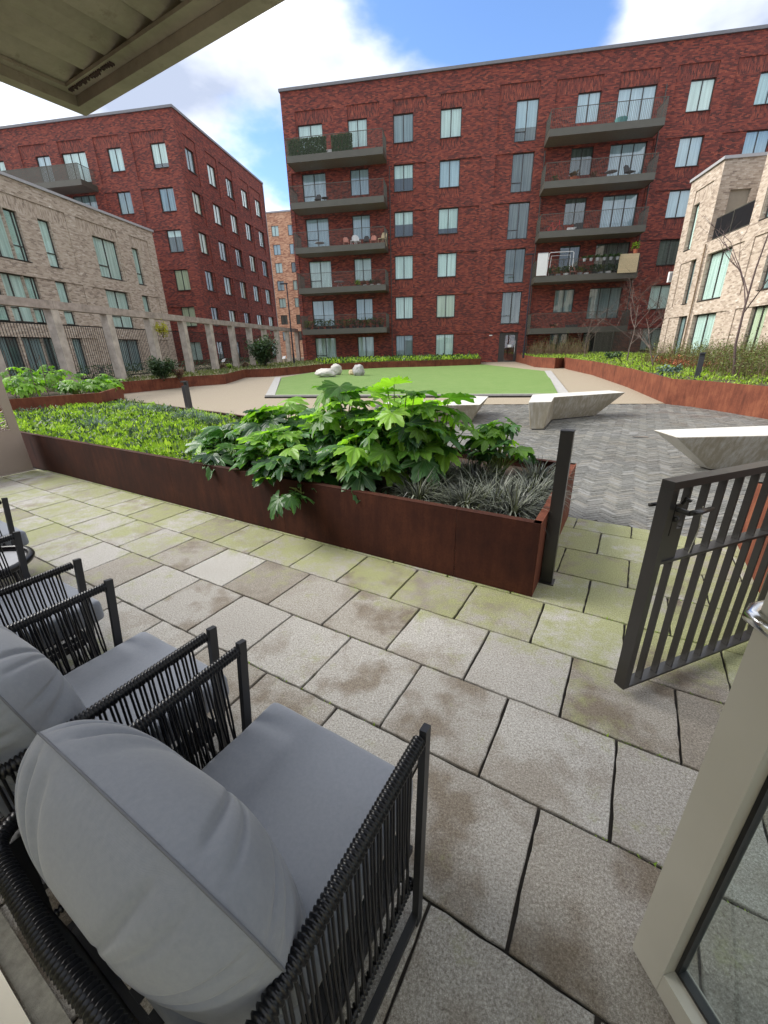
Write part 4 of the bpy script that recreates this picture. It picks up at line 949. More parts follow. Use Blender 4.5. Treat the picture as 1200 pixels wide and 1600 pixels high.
bench([(.90, 10.85), (.40, 11.0), (.20, 10.01), (-1.6, 9.95), (-1.5, 9.12), (-.2, 9.16), (.60, 9.24)], [(.62, 10.6), (.42, 10.7), (.20, 9.9), (-1.2, 9.85), (-1.1, 9.3), (-.2, 9.3), (.42, 9.32)], .45, 'pale concrete bench partly hidden by the big-leaved plants')
bench([(2.73, 6.10), (2.80, 5.60), (5.2, 5.95), (5.5, 6.75)], [(3.36, 6.02), (3.42, 5.86), (5.0, 6.1), (5.2, 6.5)], .50, 'pale concrete bench with a pointed overhang above the gate at right')

def boulder(c, sx_, sy_, sz_, seed, lab, mat):
    bm = bmesh.new(); bmesh.ops.create_icosphere(bm, subdivisions=4, radius=1)
    off = Vector((seed * 3.1, seed * 1.7, seed)); 
    for v_ in bm.verts:
        p = v_.co.copy(); k = 1 + .30 * noise.noise(p * 1.1 + off) + .12 * noise.noise(p * 3 + off) + .05 * noise.noise(p * 8 + off)
        v_.co = Vector((p.x * k * sx_, p.y * k * sy_, max(-.1, p.z * k + .75) * sz_))
    me = bpy.data.meshes.new('boulder'); bm.to_mesh(me); bm.free(); me.materials.append(MATS[mat])
    for f_ in me.polygons: f_.use_smooth = True
    o = obj('boulder', me, None, loc=c); tagd(o, lab, 'boulder', 'boulders lying on the turf')
bz = lambda u_, v_: G(u_, v_, .06)
boulder(bz(510, 588.5), .62, .4, .26, 1.3, 'long low white boulder, leftmost on the turf', 'stone_white')
boulder(bz(526, 585.5), .32, .35, .36, 4.6, 'small humped pale boulder tucked behind the long white one', 'stone_white')
boulder(bz(561, 586.5), .34, .35, .36, 2.2, 'grey-and-white rounded boulder, right of the white ones on the turf', 'stone_grey')
boulder(bz(549, 585.5), .16, .18, .16, 7.2, 'tiny pinkish stone touching the grey rounded boulder', 'wood_pale')

# ================================================================== LOUNGE CHAIRS
def coil_tube(b, path, r, pitch=.0105, n=10):
    # path resampled to pitch/2, radius pulses like wound cord
    P_ = [Vector(p) for p in path]; L = [0]
    for a_, c_ in zip(P_, P_[1:]): L.append(L[-1] + (c_ - a_).length)
    tot = L[-1]; m_ = int(tot / (pitch / 3)); out = []; rr = []; k = 0
    for i in range(m_ + 1):
        s_ = tot * i / m_
        while k < len(L) - 2 and L[k + 1] < s_: k += 1
        t = (s_ - L[k]) / max(1e-9, L[k + 1] - L[k]); out.append(P_[k].lerp(P_[k + 1], t)); rr.append(r + (.0030 if i % 3 == 1 else (-.0030 if i % 3 == 0 else .0022)))
    b.tube(out, rr, n)
def cushion_box(hx, hy, hz, rad, name):
    bm = bmesh.new(); bmesh.ops.create_cube(bm, size=2)
    for v_ in bm.verts: v_.co = Vector((v_.co.x * hx, v_.co.y * hy, v_.co.z * hz))
    bmesh.ops.bevel(bm, geom=list(bm.edges), offset=rad, segments=5, profile=.6, affect='EDGES')
    bmesh.ops.subdivide_edges(bm, edges=[e_ for e_ in bm.edges if e_.calc_length() > .15], cuts=9, use_grid_fill=True)
    for v_ in bm.verts:
        x, y = v_.co.x / hx, v_.co.y / hy
        if v_.co.z > 0: v_.co.z += .018 * (1 - x * x) * (1 - y * y) + .004 * noise.noise(Vector((v_.co.x * 7, v_.co.y * 7, 1)))
        k = 1 + .02 * noise.noise(v_.co * 5); v_.co.x *= k
    me = bpy.data.meshes.new(name); bm.to_mesh(me); bm.free(); me.materials.append(MATS['cushion'])
    for f_ in me.polygons: f_.use_smooth = True
    return me
def pillow(hx, hy, T, seed, name='back_cushion'):
    # pillow lying in local xy, thickness along z; seam round the rim
    N, K = 240, 30; b = MB(); off = seed * 3.7
    def rim(t):          # rounded rectangle-ish super-ellipse
        c, s_ = math.cos(t), math.sin(t); e_ = .44
        return (hx * math.copysign(abs(c) ** e_, c) * (1 - .035 * abs(s_) ** 4), hy * math.copysign(abs(s_) ** e_, s_) * (1 - .035 * abs(c) ** 4))
    r2 = random.Random(seed); folds = [(r2.uniform(0, 6.28), r2.uniform(.022, .06), r2.uniform(.006, .020)) for _ in range(26)]
    def hgt(ring, t, x, y):
        base = T * (1 - ring ** 3.2) ** .60
        f = 0
        for (c, wd, am) in folds:
            d = (t - c + math.pi) % (2 * math.pi) - math.pi
            f -= am * math.exp(-(d / wd) ** 2) * math.exp(-((1 - ring) / (.18 + wd * 4.5)) ** 2) * (1 if ring < .995 else 0)
        f += .010 * noise.noise(Vector((x * 4 + off, y * 4, 0))) * (1 - ring)
        return base + f * min(1, (1 - ring) * 14)
    for sgn in (1, -1):
        vs = [(0, 0, sgn * T)]; fs = []
        for k in range(1, K + 1):
            ring = (k / K) ** .8
            for i in range(N):
                t = 2 * math.pi * i / N; x, y = rim(t); rs = ring if k < K else 1.012; x *= rs; y *= rs; wob = 0
                vs.append((x + wob, y + wob, sgn * hgt(ring, t + (0 if sgn > 0 else .11), x, y)))
        for i in range(N): fs.append((0, 1 + i, 1 + (i + 1) % N))
        for k in range(K - 1):
            for i in range(N): a_ = 1 + k * N + i; c_ = 1 + k * N + (i + 1) % N; fs.append((a_, a_ + N, c_ + N, c_))
        if sgn < 0: fs = [f_[::-1] for f_ in fs]
        b.add(vs, fs)
    me = b.mesh(name, 'cushion', True)
    sm = MB(); sm.tube([(rim(2 * math.pi * i / 120)[0] * 1.012, rim(2 * math.pi * i / 120)[1] * 1.012, 0) for i in range(121)], .0026, 6, cap=False)
    return me, sm.mesh('piping', 'piping_grey', True)
HW = .345
def make_chair():
    t = thing('lounge_chair', 'x', 'lounge chair', W(-.672, 0), AN, 'black rope lounge chairs in a row along the house')
    zt = .675; vb = .025
    # horseshoe rail
    path = [(HW, .69, zt)] + [(HW, .69 - .55 * i / 6, zt + .0 * i) for i in range(1, 6)]
    for i in range(0, 9):
        a_ = math.pi / 2 * i / 8; path.append((HW - .09 + .09 * math.cos(a_), vb + .09 - .09 * math.sin(a_), zt + .03 * (i / 8)))
    path += [(0, vb - .01, zt + .035)]
    path += [(-p[0], p[1], p[2]) for p in path[-2::-1]]
    b = MB(); coil_tube(b, path, .0165); b.build('armrail', 'rope', t, smooth=True)
    for s_ in (1, -1):
        b = MB(); b.bar((s_ * (HW + .004), .715, zt + .022), (s_ * (HW - .0) + s_ * -.002 + .03 * (1 if s_ > 0 else .2), .625, 0), .030, .020, (1, 0, 0)); b.build('front_leg', 'chair_frame', t)
        b = MB(); b.bar((s_ * (HW - .02), .06, zt - .02), (s_ * HW, .02, 0), .025, .02, (1, 0, 0)); b.build('rear_leg', 'chair_frame', t)
        b = MB(); b.bar((s_ * HW + (.025 if s_ > 0 else 0), .62, .033), (s_ * HW, .02, .033), .022, .020, (0, 0, 1)); b.build('floor_rail', 'chair_frame', t)
        b = MB(); coil_tube(b, [(s_ * (HW - .002), .655, .13), (s_ * (HW - .002), .05, .13)], .010, n=8); b.build('lower_rail', 'rope', t, smooth=True)
        n = 19
        for i in range(n):
            y = .635 - .555 * (i + .5) / n
            for dlt in (-.006, .006):
                j = ((i * 7) % 5 - 2) * .0016
                b = MB(); b.tube([(s_ * (HW + .008), y + dlt, zt + .004), (s_ * (HW + .004), y + dlt + j, .42), (s_ * (HW + .0), y - dlt * .9 + j, .13)], .0040, 5, cap=False); b.build('rope', 'rope', t, smooth=True)
    for i in range(42):
        x = -HW + .03 + (2 * HW - .06) * i / 41
        b = MB(); b.tube([(x, vb - .008, zt + .03), (x * .99, .05, .4), (x * .98, .07, .16)], .0040, 5, cap=False); b.build('rope', 'rope', t, smooth=True)
    b = MB(); b.bar((-HW + .01, .07, .24), (HW - .01, .07, .24), .025, .025); b.bar((-HW + .01, .66, .24), (HW - .01, .66, .24), .025, .025); b.bar((-HW + .02, .09, .24), (-HW + .02, .64, .24), .025, .025); b.bar((HW - .02, .09, .24), (HW - .02, .64, .24), .025, .025)
    for i in range(9): b.bar((-.3 + i * .075, .08, .262), (-.3 + i * .075, .65, .262), .04, .004)
    b.build('seat_frame', 'chair_frame', t)
    obj('seat_cushion', cushion_box(.300, .345, .062, .035, 'seat_cushion'), t, loc=(-.008, .435, .345))
    me, sm = pillow(.352, .268, .140, 5)
    pm = Matrix.Translation((-.012, .205, .640)) @ Matrix.Rotation(R(101), 4, 'X')
    po = obj('back_cushion', me, t, mat=pm); obj('piping', sm, po)
    return t
ch = make_chair(); index_children()
def label_chair(c, s_): c['label'] = s_
label_chair(ch, 'black rope lounge chair nearest the camera, with a large grey pillow')
c2 = copy_tree(ch); c2.location = W(-1.525, .0); label_chair(c2, 'black rope lounge chair second from the camera, between the nearest and the third')
c3 = copy_tree(ch); c3.location = W(-2.57, .03); label_chair(c3, 'black rope lounge chair third from the camera, beside the far seating')
c4 = copy_tree(ch); c4.location = W(-4.10, .25); label_chair(c4, 'black rope lounge chair farthest from the camera, cut by the left edge')
# round low table with black rim between the far chairs
rt = thing('side_table', 'round low table with a thick black rim, between the far lounge chairs', 'table', W(-3.28, .62), AN)
b = MB(); b.tube([(.24 * math.cos(2 * math.pi * i / 40), .24 * math.sin(2 * math.pi * i / 40), .44) for i in range(41)], .022, 10, cap=False); b.build('rim', 'rope', rt, smooth=True)
b = MB(); b.add([(.235 * math.cos(2 * math.pi * i / 40), .235 * math.sin(2 * math.pi * i / 40), .43) for i in range(40)], [tuple(range(40))]); b.build('table_top', 'grey_plastic', rt)
for i in range(4):
    a_ = math.pi / 2 * i + .4; b = MB(); b.tube([(.22 * math.cos(a_), .22 * math.sin(a_), .43), (.25 * math.cos(a_), .25 * math.sin(a_), .0)], .012, 8); b.build('leg', 'chair_frame', rt)

# ================================================================== PLANTS
def leaf_mesh(seed, lobes=7, size=.16, depth=.55, droop=.25, mat='fatsia_leaf'):
    r2 = random.Random(seed); b = MB(); prof = []; 
    span = R(285)
    n = lobes
    for i in range(n):
        ac = -span / 2 + span * (i + .5) / n; ln = size * (1 - .38 * abs(ac) / (span / 2)) * r2.uniform(.88, 1.1); hw = span / n / 2
        prof += [(ac - hw * .99, ln * (1 - depth * 1.25)), (ac - hw * .80, ln * .74), (ac - hw * .58, ln * .78), (ac - hw * .40, ln * .93), (ac - hw * .18, ln * .96), (ac, ln * 1.02), (ac + hw * .20, ln * .95), (ac + hw * .42, ln * .92), (ac + hw * .60, ln * .79), (ac + hw * .82, ln * .72)]
    prof.append((span / 2, size * .3))
    k = len(prof); vs = [(0, 0, 0)]
    def z(a_, r_): 
        rib = abs(((a_ + span / 2) / (span / n)) % 1 - .5) * 2      # 0 at lobe axis, 1 between lobes
        return .10 * r_ * rib - droop * r_ * r_ / size + .012 * r2.uniform(-1, 1) * (r_ / size)
    for fr in (.5, 1):
        for (a_, r_) in prof:
            rr = r_ * fr; vs.append((rr * math.cos(a_), rr * math.sin(a_), z(a_, rr)))
    fs = [(0, 1 + i, 2 + i) for i in range(k - 1)] + [(1 + i, 1 + k + i, 2 + k + i, 2 + i) for i in range(k - 1)]
    return b.add(vs, fs).mesh('leaf', mat, True)
leaves = [leaf_mesh(i, lobes=7, size=(.17, .195)[i % 2], depth=.26, droop=.02 + .13 * (i % 4)) for i in range(8)]
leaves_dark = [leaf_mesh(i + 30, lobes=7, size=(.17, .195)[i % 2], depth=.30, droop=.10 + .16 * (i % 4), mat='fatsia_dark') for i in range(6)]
def fatsia(name, lab, spots, n, zb, rr=.35, hh=.7, pred=None, lmesh=leaves, scale=(.75, 1.5), group=None, seed=1, stemmat='green_stem', tall=None):
    r2 = random.Random(seed); t = thing(name, lab, 'plant', group=group); st = MB()
    for i in range(n):
        for _ in range(40):
            c = r2.choice(spots); a_ = r2.uniform(0, 6.28); q = r2.random() ** .5 * c[3] * .86
            x, y = c[0] + q * math.cos(a_) , c[1] + q * math.sin(a_)
            if pred is None or pred(x, y): break
        top = c[2] * (1 - (q / c[3]) ** 2 * .55) * (r2.uniform(.35, 1.0) ** .7)
        root_ = Vector((c[0] + r2.uniform(-.05, .05), c[1] + r2.uniform(-.05, .05), zb)); tip = Vector((x, y, zb + top))
        mid = root_.lerp(tip, .5) + Vector((0, 0, .12 * top)) ; st.tube([root_, mid, tip], [.008, .0065, .004], 5, cap=False)
        out = (tip - root_); out.z = 0; az = math.atan2(out.y, out.x) + r2.uniform(-.7, .7)
        tilt = r2.uniform(-.45, .5) + .35 * q / c[3]
        mt = Matrix.Translation(tip) @ Matrix.Rotation(az, 4, 'Z') @ Matrix.Rotation(tilt, 4, 'Y') @ Matrix.Rotation(r2.uniform(-.4, .4), 4, 'X') @ Matrix.Scale(r2.uniform(*scale), 4)
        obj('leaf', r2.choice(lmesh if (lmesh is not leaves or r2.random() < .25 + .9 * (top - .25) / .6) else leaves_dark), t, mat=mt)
    st.build('stems', stemmat, t, smooth=True)
    return t
def S(u_, v_, h, r_): p = W(u_, v_); return (p.x, p.y, h, r_)
fatsia('broadleaf_plant', 'dark glossy lobed-leaf plant in the near planter, leftmost of the clump', [S(-3.75, 3.0, .42, .42), S(-3.4, 3.4, .72, .45), S(-4.15, 3.35, .38, .38)], 140, .45, seed=2)
fatsia('broadleaf_plant', 'tall bright lobed-leaf plant in the middle of the near planter, overhanging its edge', [S(-2.9, 2.95, .52, .42), S(-2.45, 3.3, .88, .42), S(-2.0, 2.95, .50, .36), S(-2.6, 2.75, .38, .30)], 160, .45, seed=3)
fatsia('broadleaf_plant', 'tallest lobed-leaf plant with yellow-green stems, just behind the grassy tufts', [S(-1.75, 3.2, .95, .36), S(-1.5, 3.5, .86, .32), S(-2.0, 3.6, .82, .38)], 100, .45, seed=4)
fatsia('broadleaf_plant', 'small separate lobed-leaf plant at the back of the near planter', [S(-1.0, 3.75, .58, .30)], 46, .45, seed=5, scale=(.5, .9))
# two leaves hanging over the planter's front
hang = fatsia('broadleaf_plant', 'drooping leaf cluster hanging over the front face of the rusty planter', [S(-2.42, 2.58, .12, .12)], 7, .45, seed=8, scale=(.7, .95))
for o in [x for x in bpy.data.objects if x.parent == hang and x.name.startswith('leaf')]:
    m_ = o.matrix_basis.copy(); m_.translation += -VV * .14 + Vector((0, 0, -.06)); o.matrix_basis = m_ @ Matrix.Rotation(.5, 4, 'Y')

def tuft(c, n, ln, r_, mat, name, lab, cat='grass tuft', group=None, seed=0, wd=.004, up=.8):
    r2 = random.Random(seed); b = MB()
    for i in range(n):
        a_ = r2.uniform(0, 6.28); q = r2.random() * r_ * .4; L = ln * r2.uniform(.6, 1.15); o_ = Vector((q * math.cos(a_), q * math.sin(a_), 0)); a2 = a_ + r2.uniform(-.5, .5)
        d = Vector((math.cos(a2), math.sin(a2), 0)); s_ = Vector((-d.y, d.x, 0)) * wd * r2.uniform(.7, 1.3); e_ = r2.uniform(.1, 1.2) * up; pts = []
        p = o_.copy(); el = math.pi / 2 - r2.uniform(.0, .9)
        for k in range(6):
            pts.append(p.copy()); p = p + (d * math.cos(el) + Vector((0, 0, math.sin(el)))) * L / 5; el -= e_ * .55
        if name == 'grass_tuft' and wd < .005 and (Vector(c) + pts[-1]).dot(VV) < 2.66: continue
        vs = []; 
        for k, q_ in enumerate(pts):
            w_ = 1 - (k / 5) ** 2 * .9; vs += [q_ - s_ * w_, q_ + s_ * w_]
        b.add(vs, [(2 * k, 2 * k + 1, 2 * k + 3, 2 * k + 2) for k in range(5)])
    o = b.build(name, mat, None, loc=c); tagd(o, lab, cat, group); return o
tl = ['left front', 'middle front', 'right front corner', 'right middle', 'back centre', 'back left', 'far right back', 'centre', 'rear middle']
tp = [(-1.38, 2.84), (-.98, 2.84), (-.62, 2.84), (-.58, 3.25), (-1.02, 3.32), (-1.38, 3.18), (-.62, 3.68), (-.8, 3.0), (-1.2, 3.55)]
for i, (a_, c_) in enumerate(tp): tuft(W(a_, c_, .44), 560, .30, .34, 'tuft_blade', 'grass_tuft', 'grey-green grass tuft in the near planter, %s of its group' % tl[i], group='grey-green grass tufts at the planter end', seed=i + 5, wd=.0048, up=1.35)
for i, (a_, c_, lab) in enumerate([(-9.4, 4.85, 'blue-grey tuft at the back of the green ground cover, leftmost'), (-8.9, 5.0, 'blue-grey tuft at the back of the ground cover, second from left'), (-8.45, 5.1, 'blue-grey tuft at the back of the ground cover, third from left'), (-7.7, 3.45, 'darker blue-green tuft in the left middle of the ground cover'), (-6.6, 4.6, 'grey tuft by the bollard behind the ground cover'), (-7.2, 4.75, 'grey tuft left of the bollard behind the ground cover'), (-6.2, 4.55, 'grey tuft right of the bollard behind the ground cover')]):
    tuft(W(a_, c_, .46), 260, .26, .3, 'blue_leaf', 'grass_tuft', lab, group='blue-grey tufts in the ground cover', seed=40 + i, wd=.007, up=.8)

# ground cover of the near planter
def cover(name, poly, n, zf, s0, s1, mat, label, seed=1, hump=.08, up=.6, fill=None):
    r2 = random.Random(seed); xs = [p[0] for p in poly]; ys = [p[1] for p in poly]; b = MB(); k = 0
    while k < n:
        x, y = r2.uniform(min(xs), max(xs)), r2.uniform(min(ys), max(ys))
        if not inpoly(x, y, poly): continue
        k += 1; h = hump * (noise.noise(Vector((x * 1.7, y * 1.7, seed))) + .5 + .5 * noise.noise(Vector((x * 6, y * 6, seed)))); z_ = zf(x, y) + max(0, h) * r2.random() ** .5
        a_ = r2.uniform(0, 6.28); L = r2.uniform(s0, s1); el = r2.uniform(.1, 1.3) * up * 1.3
        d = Vector((math.cos(a_) * math.cos(el), math.sin(a_) * math.cos(el), math.sin(el))) * L; s_ = Vector((-math.sin(a_), math.cos(a_), r2.uniform(-.3, .3))) * L * r2.uniform(.12, .3); c = Vector((x, y, z_))
        b.add([c, c + d * .5 + s_, c + d, c + d * .5 - s_], [(0, 1, 2, 3)])
    o = b.build(name, mat, None, kind='stuff'); tagd(o, label, 'ground cover'); return o
gcp = [xy(W(*p)) for p in ((-11.4, 2.64), (-4.0, 2.64), (-3.6, 3.4), (-4.2, 4.72), (-6.5, 5.18), (-11.3, 5.86))]
cover('ground_cover', gcp, 95000, lambda x, y: .44, .02, .06, 'cover_leaf', 'bright yellow-green feathery ground cover filling the near planter', 3, .13, 1.0)
cover('ground_cover', gcp, 6000, lambda x, y: .45, .03, .11, 'lime_leaf', 'pale lime feathery sprigs standing above the near planter ground cover', 13, .14, 1.0)
cover('ground_cover', gcp, 9000, lambda x, y: .46, .03, .09, 'shrub_leaf', 'darker green sprigs mixed in the near planter ground cover', 9, .17, .8)
gp2 = [xy(W(*p)) for p in ((-4.6, 2.7), (-1.2, 2.7), (-1.2, 4.1), (-4.6, 4.6))]
cover('ground_cover', gp2, 3500, lambda x, y: .44, .02, .06, 'shrub_leaf', 'leafy litter below the big-leaved plants', 4, .1, .6)

mj = MB(); r2 = random.Random(77)
for i in range(1500):
    j = r2.choice((1, 2, 3, 4, 5)); v_ = V0 + PV * j if r2.random() < .6 else 2.552; u_ = r2.choice([r2.uniform(-7.6, 1.6), r2.gauss(-5.4, .5), r2.gauss(-1.5, .3), r2.gauss(.4, .2)])
    if r2.random() < .5: v_ = 2.552; u_ = r2.uniform(-7.7, -.4)
    v_ += r2.gauss(0, .004); p = W(u_, v_, -.006); L = r2.uniform(.006, .018); a_ = r2.uniform(0, 6.28); d = Vector((math.cos(a_) * .6, math.sin(a_) * .6, r2.uniform(.3, 1.))) * L; s_ = Vector((-math.sin(a_), math.cos(a_), 0)) * L * .3
    mj.add([p - s_, p + s_, p + d], [(0, 1, 2)])
tagd(mj.build('moss', 'cover_leaf', None, kind='stuff'), 'tiny moss and weeds in the slab joints and along the planter foot', 'moss')
# broad-leaved plants in the left raised bed
bl = [leaf_mesh(50 + i, lobes=7, size=.17, depth=.35, droop=.5, mat='fatsia_leaf') for i in range(4)]
fatsia('broadleaf_plant', 'mass of bright broad-leaved plants in the left raised bed before the pergola', [S(-12.3, 4.2, .62, .55), S(-12.0, 5.2, .45, .5), S(-13.2, 4.6, .8, .8), S(-12.6, 6.0, .45, .5), S(-13.2, 6.4, .5, .6), S(-12.5, 3.4, .6, .5), S(-14.2, 5.6, .8, .9), S(-13.6, 3.6, .8, .8)], 290, .68, lmesh=bl, scale=(.7, 1.3), seed=12)
bb_ = MB(); r2 = random.Random(8)
for (u_, v_, h) in ((-11.9, 4.3, 1.3), (-12.2, 4.0, 1.1), (-12.1, 4.6, 1.0)):
    p = W(u_, v_, .68); bb_.tube([p, p + Vector((.05, 0, h * .6)), p + Vector((-.02, .1, h))], .008, 5); q_ = p + Vector((.03, 0, h * .5)); bb_.tube([q_, q_ + Vector((.25, .1, .3))], .005, 5)
tagd(bb_.build('bare_sapling', 'bark'), 'thin pale bare stems rising from the left broad-leaved bed', 'sapling')

# courtyard beds
LBP = LB + [(2.3, 39.6), (-13.7, 39.6), (-15.6, 30), (-15.6, 10.5)]
cover('ground_cover', ccw(LBP), 9000, lambda x, y: gz(x, y) + .43, .08, .2, 'olive_leaf', 'sparse dry grass in the left courtyard bed', 5, .06, .7)
backp = ccw([(-9.5, 31.2), (-5.3, 33.6), (-1.4, 34.1), (1.9, 35.3), (2.1, 39.5), (-13, 39.5)])
cover('ground_cover', backp, 9000, lambda x, y: gz(x, y) + .43, .1, .28, 'cover_leaf', 'light green perennials in the bed under the back block', 6, .22, .8)
cover('ground_cover', backp, 5000, lambda x, y: gz(x, y) + .43, .1, .28, 'shrub_leaf', 'dark green perennials in the bed under the back block', 7, .3, .8)
rb_in = ccw([(p[0] + .12, p[1]) for p in [(5.6, 39)] + RB[:3] + [(7.2, 29.5)] + RB[4:]] + [(13.4, 6), (13.4, 32), (13.4, 39)])
cover('ground_cover', rb_in, 30000, lambda x, y: gz(x, y) + .57, .04, .13, 'cover_leaf', 'bright green grass in the right courtyard bed', 8, .12, .8)
cover('ground_cover', rb_in, 9000, lambda x, y: gz(x, y) + .57, .05, .16, 'olive_leaf', 'olive grass mixed in the right courtyard bed', 18, .16, .8)

def shrub(c, rx, ry, rz_, n, ls, mat, name, lab, cat='shrub', seed=1, stems=10, stemmat='bark', group=None, flat=1.0):
    r2 = random.Random(seed); t = thing(name, lab, cat, c, 0, group); b = MB(); st = MB(); hubs = []
    for i in range(max(stems, 3)):
        a_ = r2.uniform(0, 6.28); q = r2.random() ** .5; tip = Vector((rx * q * math.cos(a_) * .85, ry * q * math.sin(a_) * .85, rz_ * (1.0 + .8 * r2.random()))); hubs.append(tip)
        st.tube([(0, 0, 0), (tip.x * .35, tip.y * .35, tip.z * .5), tip], [.018, .012, .004], 5, cap=False)
    for i in range(n):
        h = r2.choice(hubs); f = r2.random(); d = Vector((r2.gauss(0, 1), r2.gauss(0, 1), r2.gauss(0, 1))).normalized() * r2.random() ** .6 * rx * .42
        p = Vector((h.x * f ** .4, h.y * f ** .4, h.z * (.25 + .75 * f ** .7))) + Vector((d.x, d.y, d.z * rz_ / rx))
        if p.z < .03: p.z = .03
        a_ = r2.uniform(0, 6.28); el = r2.uniform(-.6, 1.1); L = ls * r2.uniform(.6, 1.3); dd2 = Vector((math.cos(a_) * math.cos(el), math.sin(a_) * math.cos(el), math.sin(el))) * L; s_ = Vector((-math.sin(a_), math.cos(a_), r2.uniform(-.6, .6))) * L * .28
        b.add([p, p + dd2 * .5 + s_, p + dd2, p + dd2 * .5 - s_], [(0, 1, 2, 3)])
    b.build('foliage', mat, t); st.build('stems', stemmat, t); return t
shrub((-13.3, 17.9, .5), .72, .7, .52, 3000, .11, 'shrub_leaf', 'bush', 'round dark green bush in the left bed, nearest the path', seed=21, stems=16)
shrub((-12.9, 18.6, .5), .35, .35, .3, 700, .08, 'red_stem', 'bush', 'small reddish-brown bush beside the round green one', seed=22, stems=8)
shrub((-13.2, 29.0, .62), 1.25, 1.2, 1.05, 3800, .17, 'shrub_leaf', 'bush', 'large dark evergreen bush before the far pergola posts', seed=23, stems=22)
for i, (px, py_) in enumerate([(349, 577), (358, 576), (382, 574), (398, 571)]):
    c = G(px, py_, .45); shrub(c, .3, .3, .14, 400, .14, 'lime_leaf' if i % 2 else 'dead_stem', 'dry_tuft', ['low brown dry clump in the left bed, leftmost of four', 'low pale dry clump, second of four in the left bed', 'low brown dry clump, third of four in the left bed', 'low pale dry clump by the large evergreen bush'][i], 'plant', 60 + i, 5, group='dry clumps in the left bed')
shrub((-14.7, 20.6, 2.4), .45, .5, .5, 420, .11, 'yellow_leaf', 'climbing_plant', 'yellow-leaved climber on a pergola post', 'climber', 31, 7)
# small signs on stakes
for i, (u_, v_) in enumerate([(350, 569), (397, 563), (444, 563)]):
    t = thing('plant_label', ['small white label on a stake in the left bed, near the dry clumps', 'small white label on a stake beside the large evergreen bush', 'small white label on a stake near the lamp post'][i], 'plant label', G(u_, v_ + 6, .45), 0, 'white plant labels'); MB().box((-.02, -.02, 0), (.02, .02, .4)).build('stake', 'wood_pale', t); MB().add([(-.12, -.03, .38), (.14, -.03, .42), (.16, .12, .62), (-.1, .12, .58), (-.12, -.01, .37), (.14, -.01, .41), (.16, .14, .61), (-.1, .14, .57)], [(0, 1, 2, 3), (7, 6, 5, 4), (0, 4, 5, 1), (1, 5, 6, 2), (2, 6, 7, 3), (3, 7, 4, 0)]).build('plate', 'white_paint', t)

# right bed: shrub mass of stems, bare trees
def stem_mass(poly, n, zf, h, mat, name, lab, seed, leafm=None, nl=0, wd=.006):
    r2 = random.Random(seed); b = MB(); lf = MB(); xs = [p[0] for p in poly]; ys = [p[1] for p in poly]; k = 0
    while k < n:
        x, y = r2.uniform(min(xs), max(xs)), r2.uniform(min(ys), max(ys))
        if not inpoly(x, y, poly): continue
        k += 1; z_ = zf(x, y); hh = h * r2.uniform(.5, 1.1) * (.75 + .5 * noise.noise(Vector((x * .9, y * .9, seed)))); a_ = r2.uniform(0, 6.28); ln_ = r2.uniform(.1, .5) * hh
        tip = Vector((x + math.cos(a_) * ln_, y + math.sin(a_) * ln_, z_ + hh)); mid = Vector((x, y, z_)).lerp(tip, .5) + Vector((r2.uniform(-.05, .05), r2.uniform(-.05, .05), .06)); w_ = Vector((wd, 0, 0)); w2 = Vector((0, wd, 0))
        p0 = Vector((x, y, z_ - .05))
        b.add([p0 - w_, p0 + w_, mid + w_ * .8, mid - w_ * .8, tip], [(0, 1, 2, 3), (3, 2, 4)]); b.add([p0 - w2, p0 + w2, mid + w2 * .8, mid - w2 * .8], [(0, 1, 2, 3)])
        for _ in range(nl):
            f = r2.uniform(.4, 1.05); q = p0.lerp(tip, f) + Vector((r2.uniform(-.09, .09), r2.uniform(-.09, .09), r2.uniform(-.03, .03))); L = r2.uniform(.03, .07); a2 = r2.uniform(0, 6.28); d = Vector((math.cos(a2), math.sin(a2), r2.uniform(-.5, 1))) * L; s_ = Vector((-d.y, d.x, r2.uniform(-.02, .02))) * .35
            lf.add([q, q + d * .5 + s_, q + d, q + d * .5 - s_], [(0, 1, 2, 3)])
    t = thing(name, lab, 'shrub'); b.build('stems', mat, t, kind='stuff')
    if nl: lf.build('foliage', leafm, t, kind='stuff')
    return t
zR = lambda x, y: gz(x, y) + .57
stem_mass([(7.2, 10.4), (13.2, 8), (13.2, 15.5), (7.4, 15.4)], 1500, zR, .95, 'dead_stem', 'shrub_mass', 'brown twiggy shrubs with olive leaves in front of the right tan building', 3, 'olive_leaf', 14)
stem_mass([(7.5, 14.5), (13.2, 14.5), (13.2, 23), (8.4, 22)], 1500, zR, 1.15, 'red_stem', 'shrub_mass', 'reddish twiggy shrubs in the middle of the right bed', 4, 'olive_leaf', 11)
stem_mass([(7.8, 17.0), (10, 16), (10, 20), (8.2, 20)], 260, zR, .45, 'terracotta', 'shrub_mass', 'low rust-orange shrubs in the right bed', 5, 'terracotta', 6)
stem_mass([(5.7, 34.5), (9.5, 33), (10.5, 37.5), (6.0, 38.5)], 420, zR, 1.5, 'dead_stem', 'shrub_mass', 'tall dry olive grasses below the right balconies', 6, 'olive_leaf', 8, .012)
shrub((6.45, 14.3, .6), .34, .34, .17, 700, .09, 'blue_leaf', 'bush', 'small blue-grey plant on the right bed edge beside the bollard', seed=71, stems=9)
shrub((8.3, 24.6, .65), .5, .5, .28, 500, .12, 'shrub_leaf', 'bush', 'dark green low bush behind the rust-orange shrubs', seed=72, stems=9)

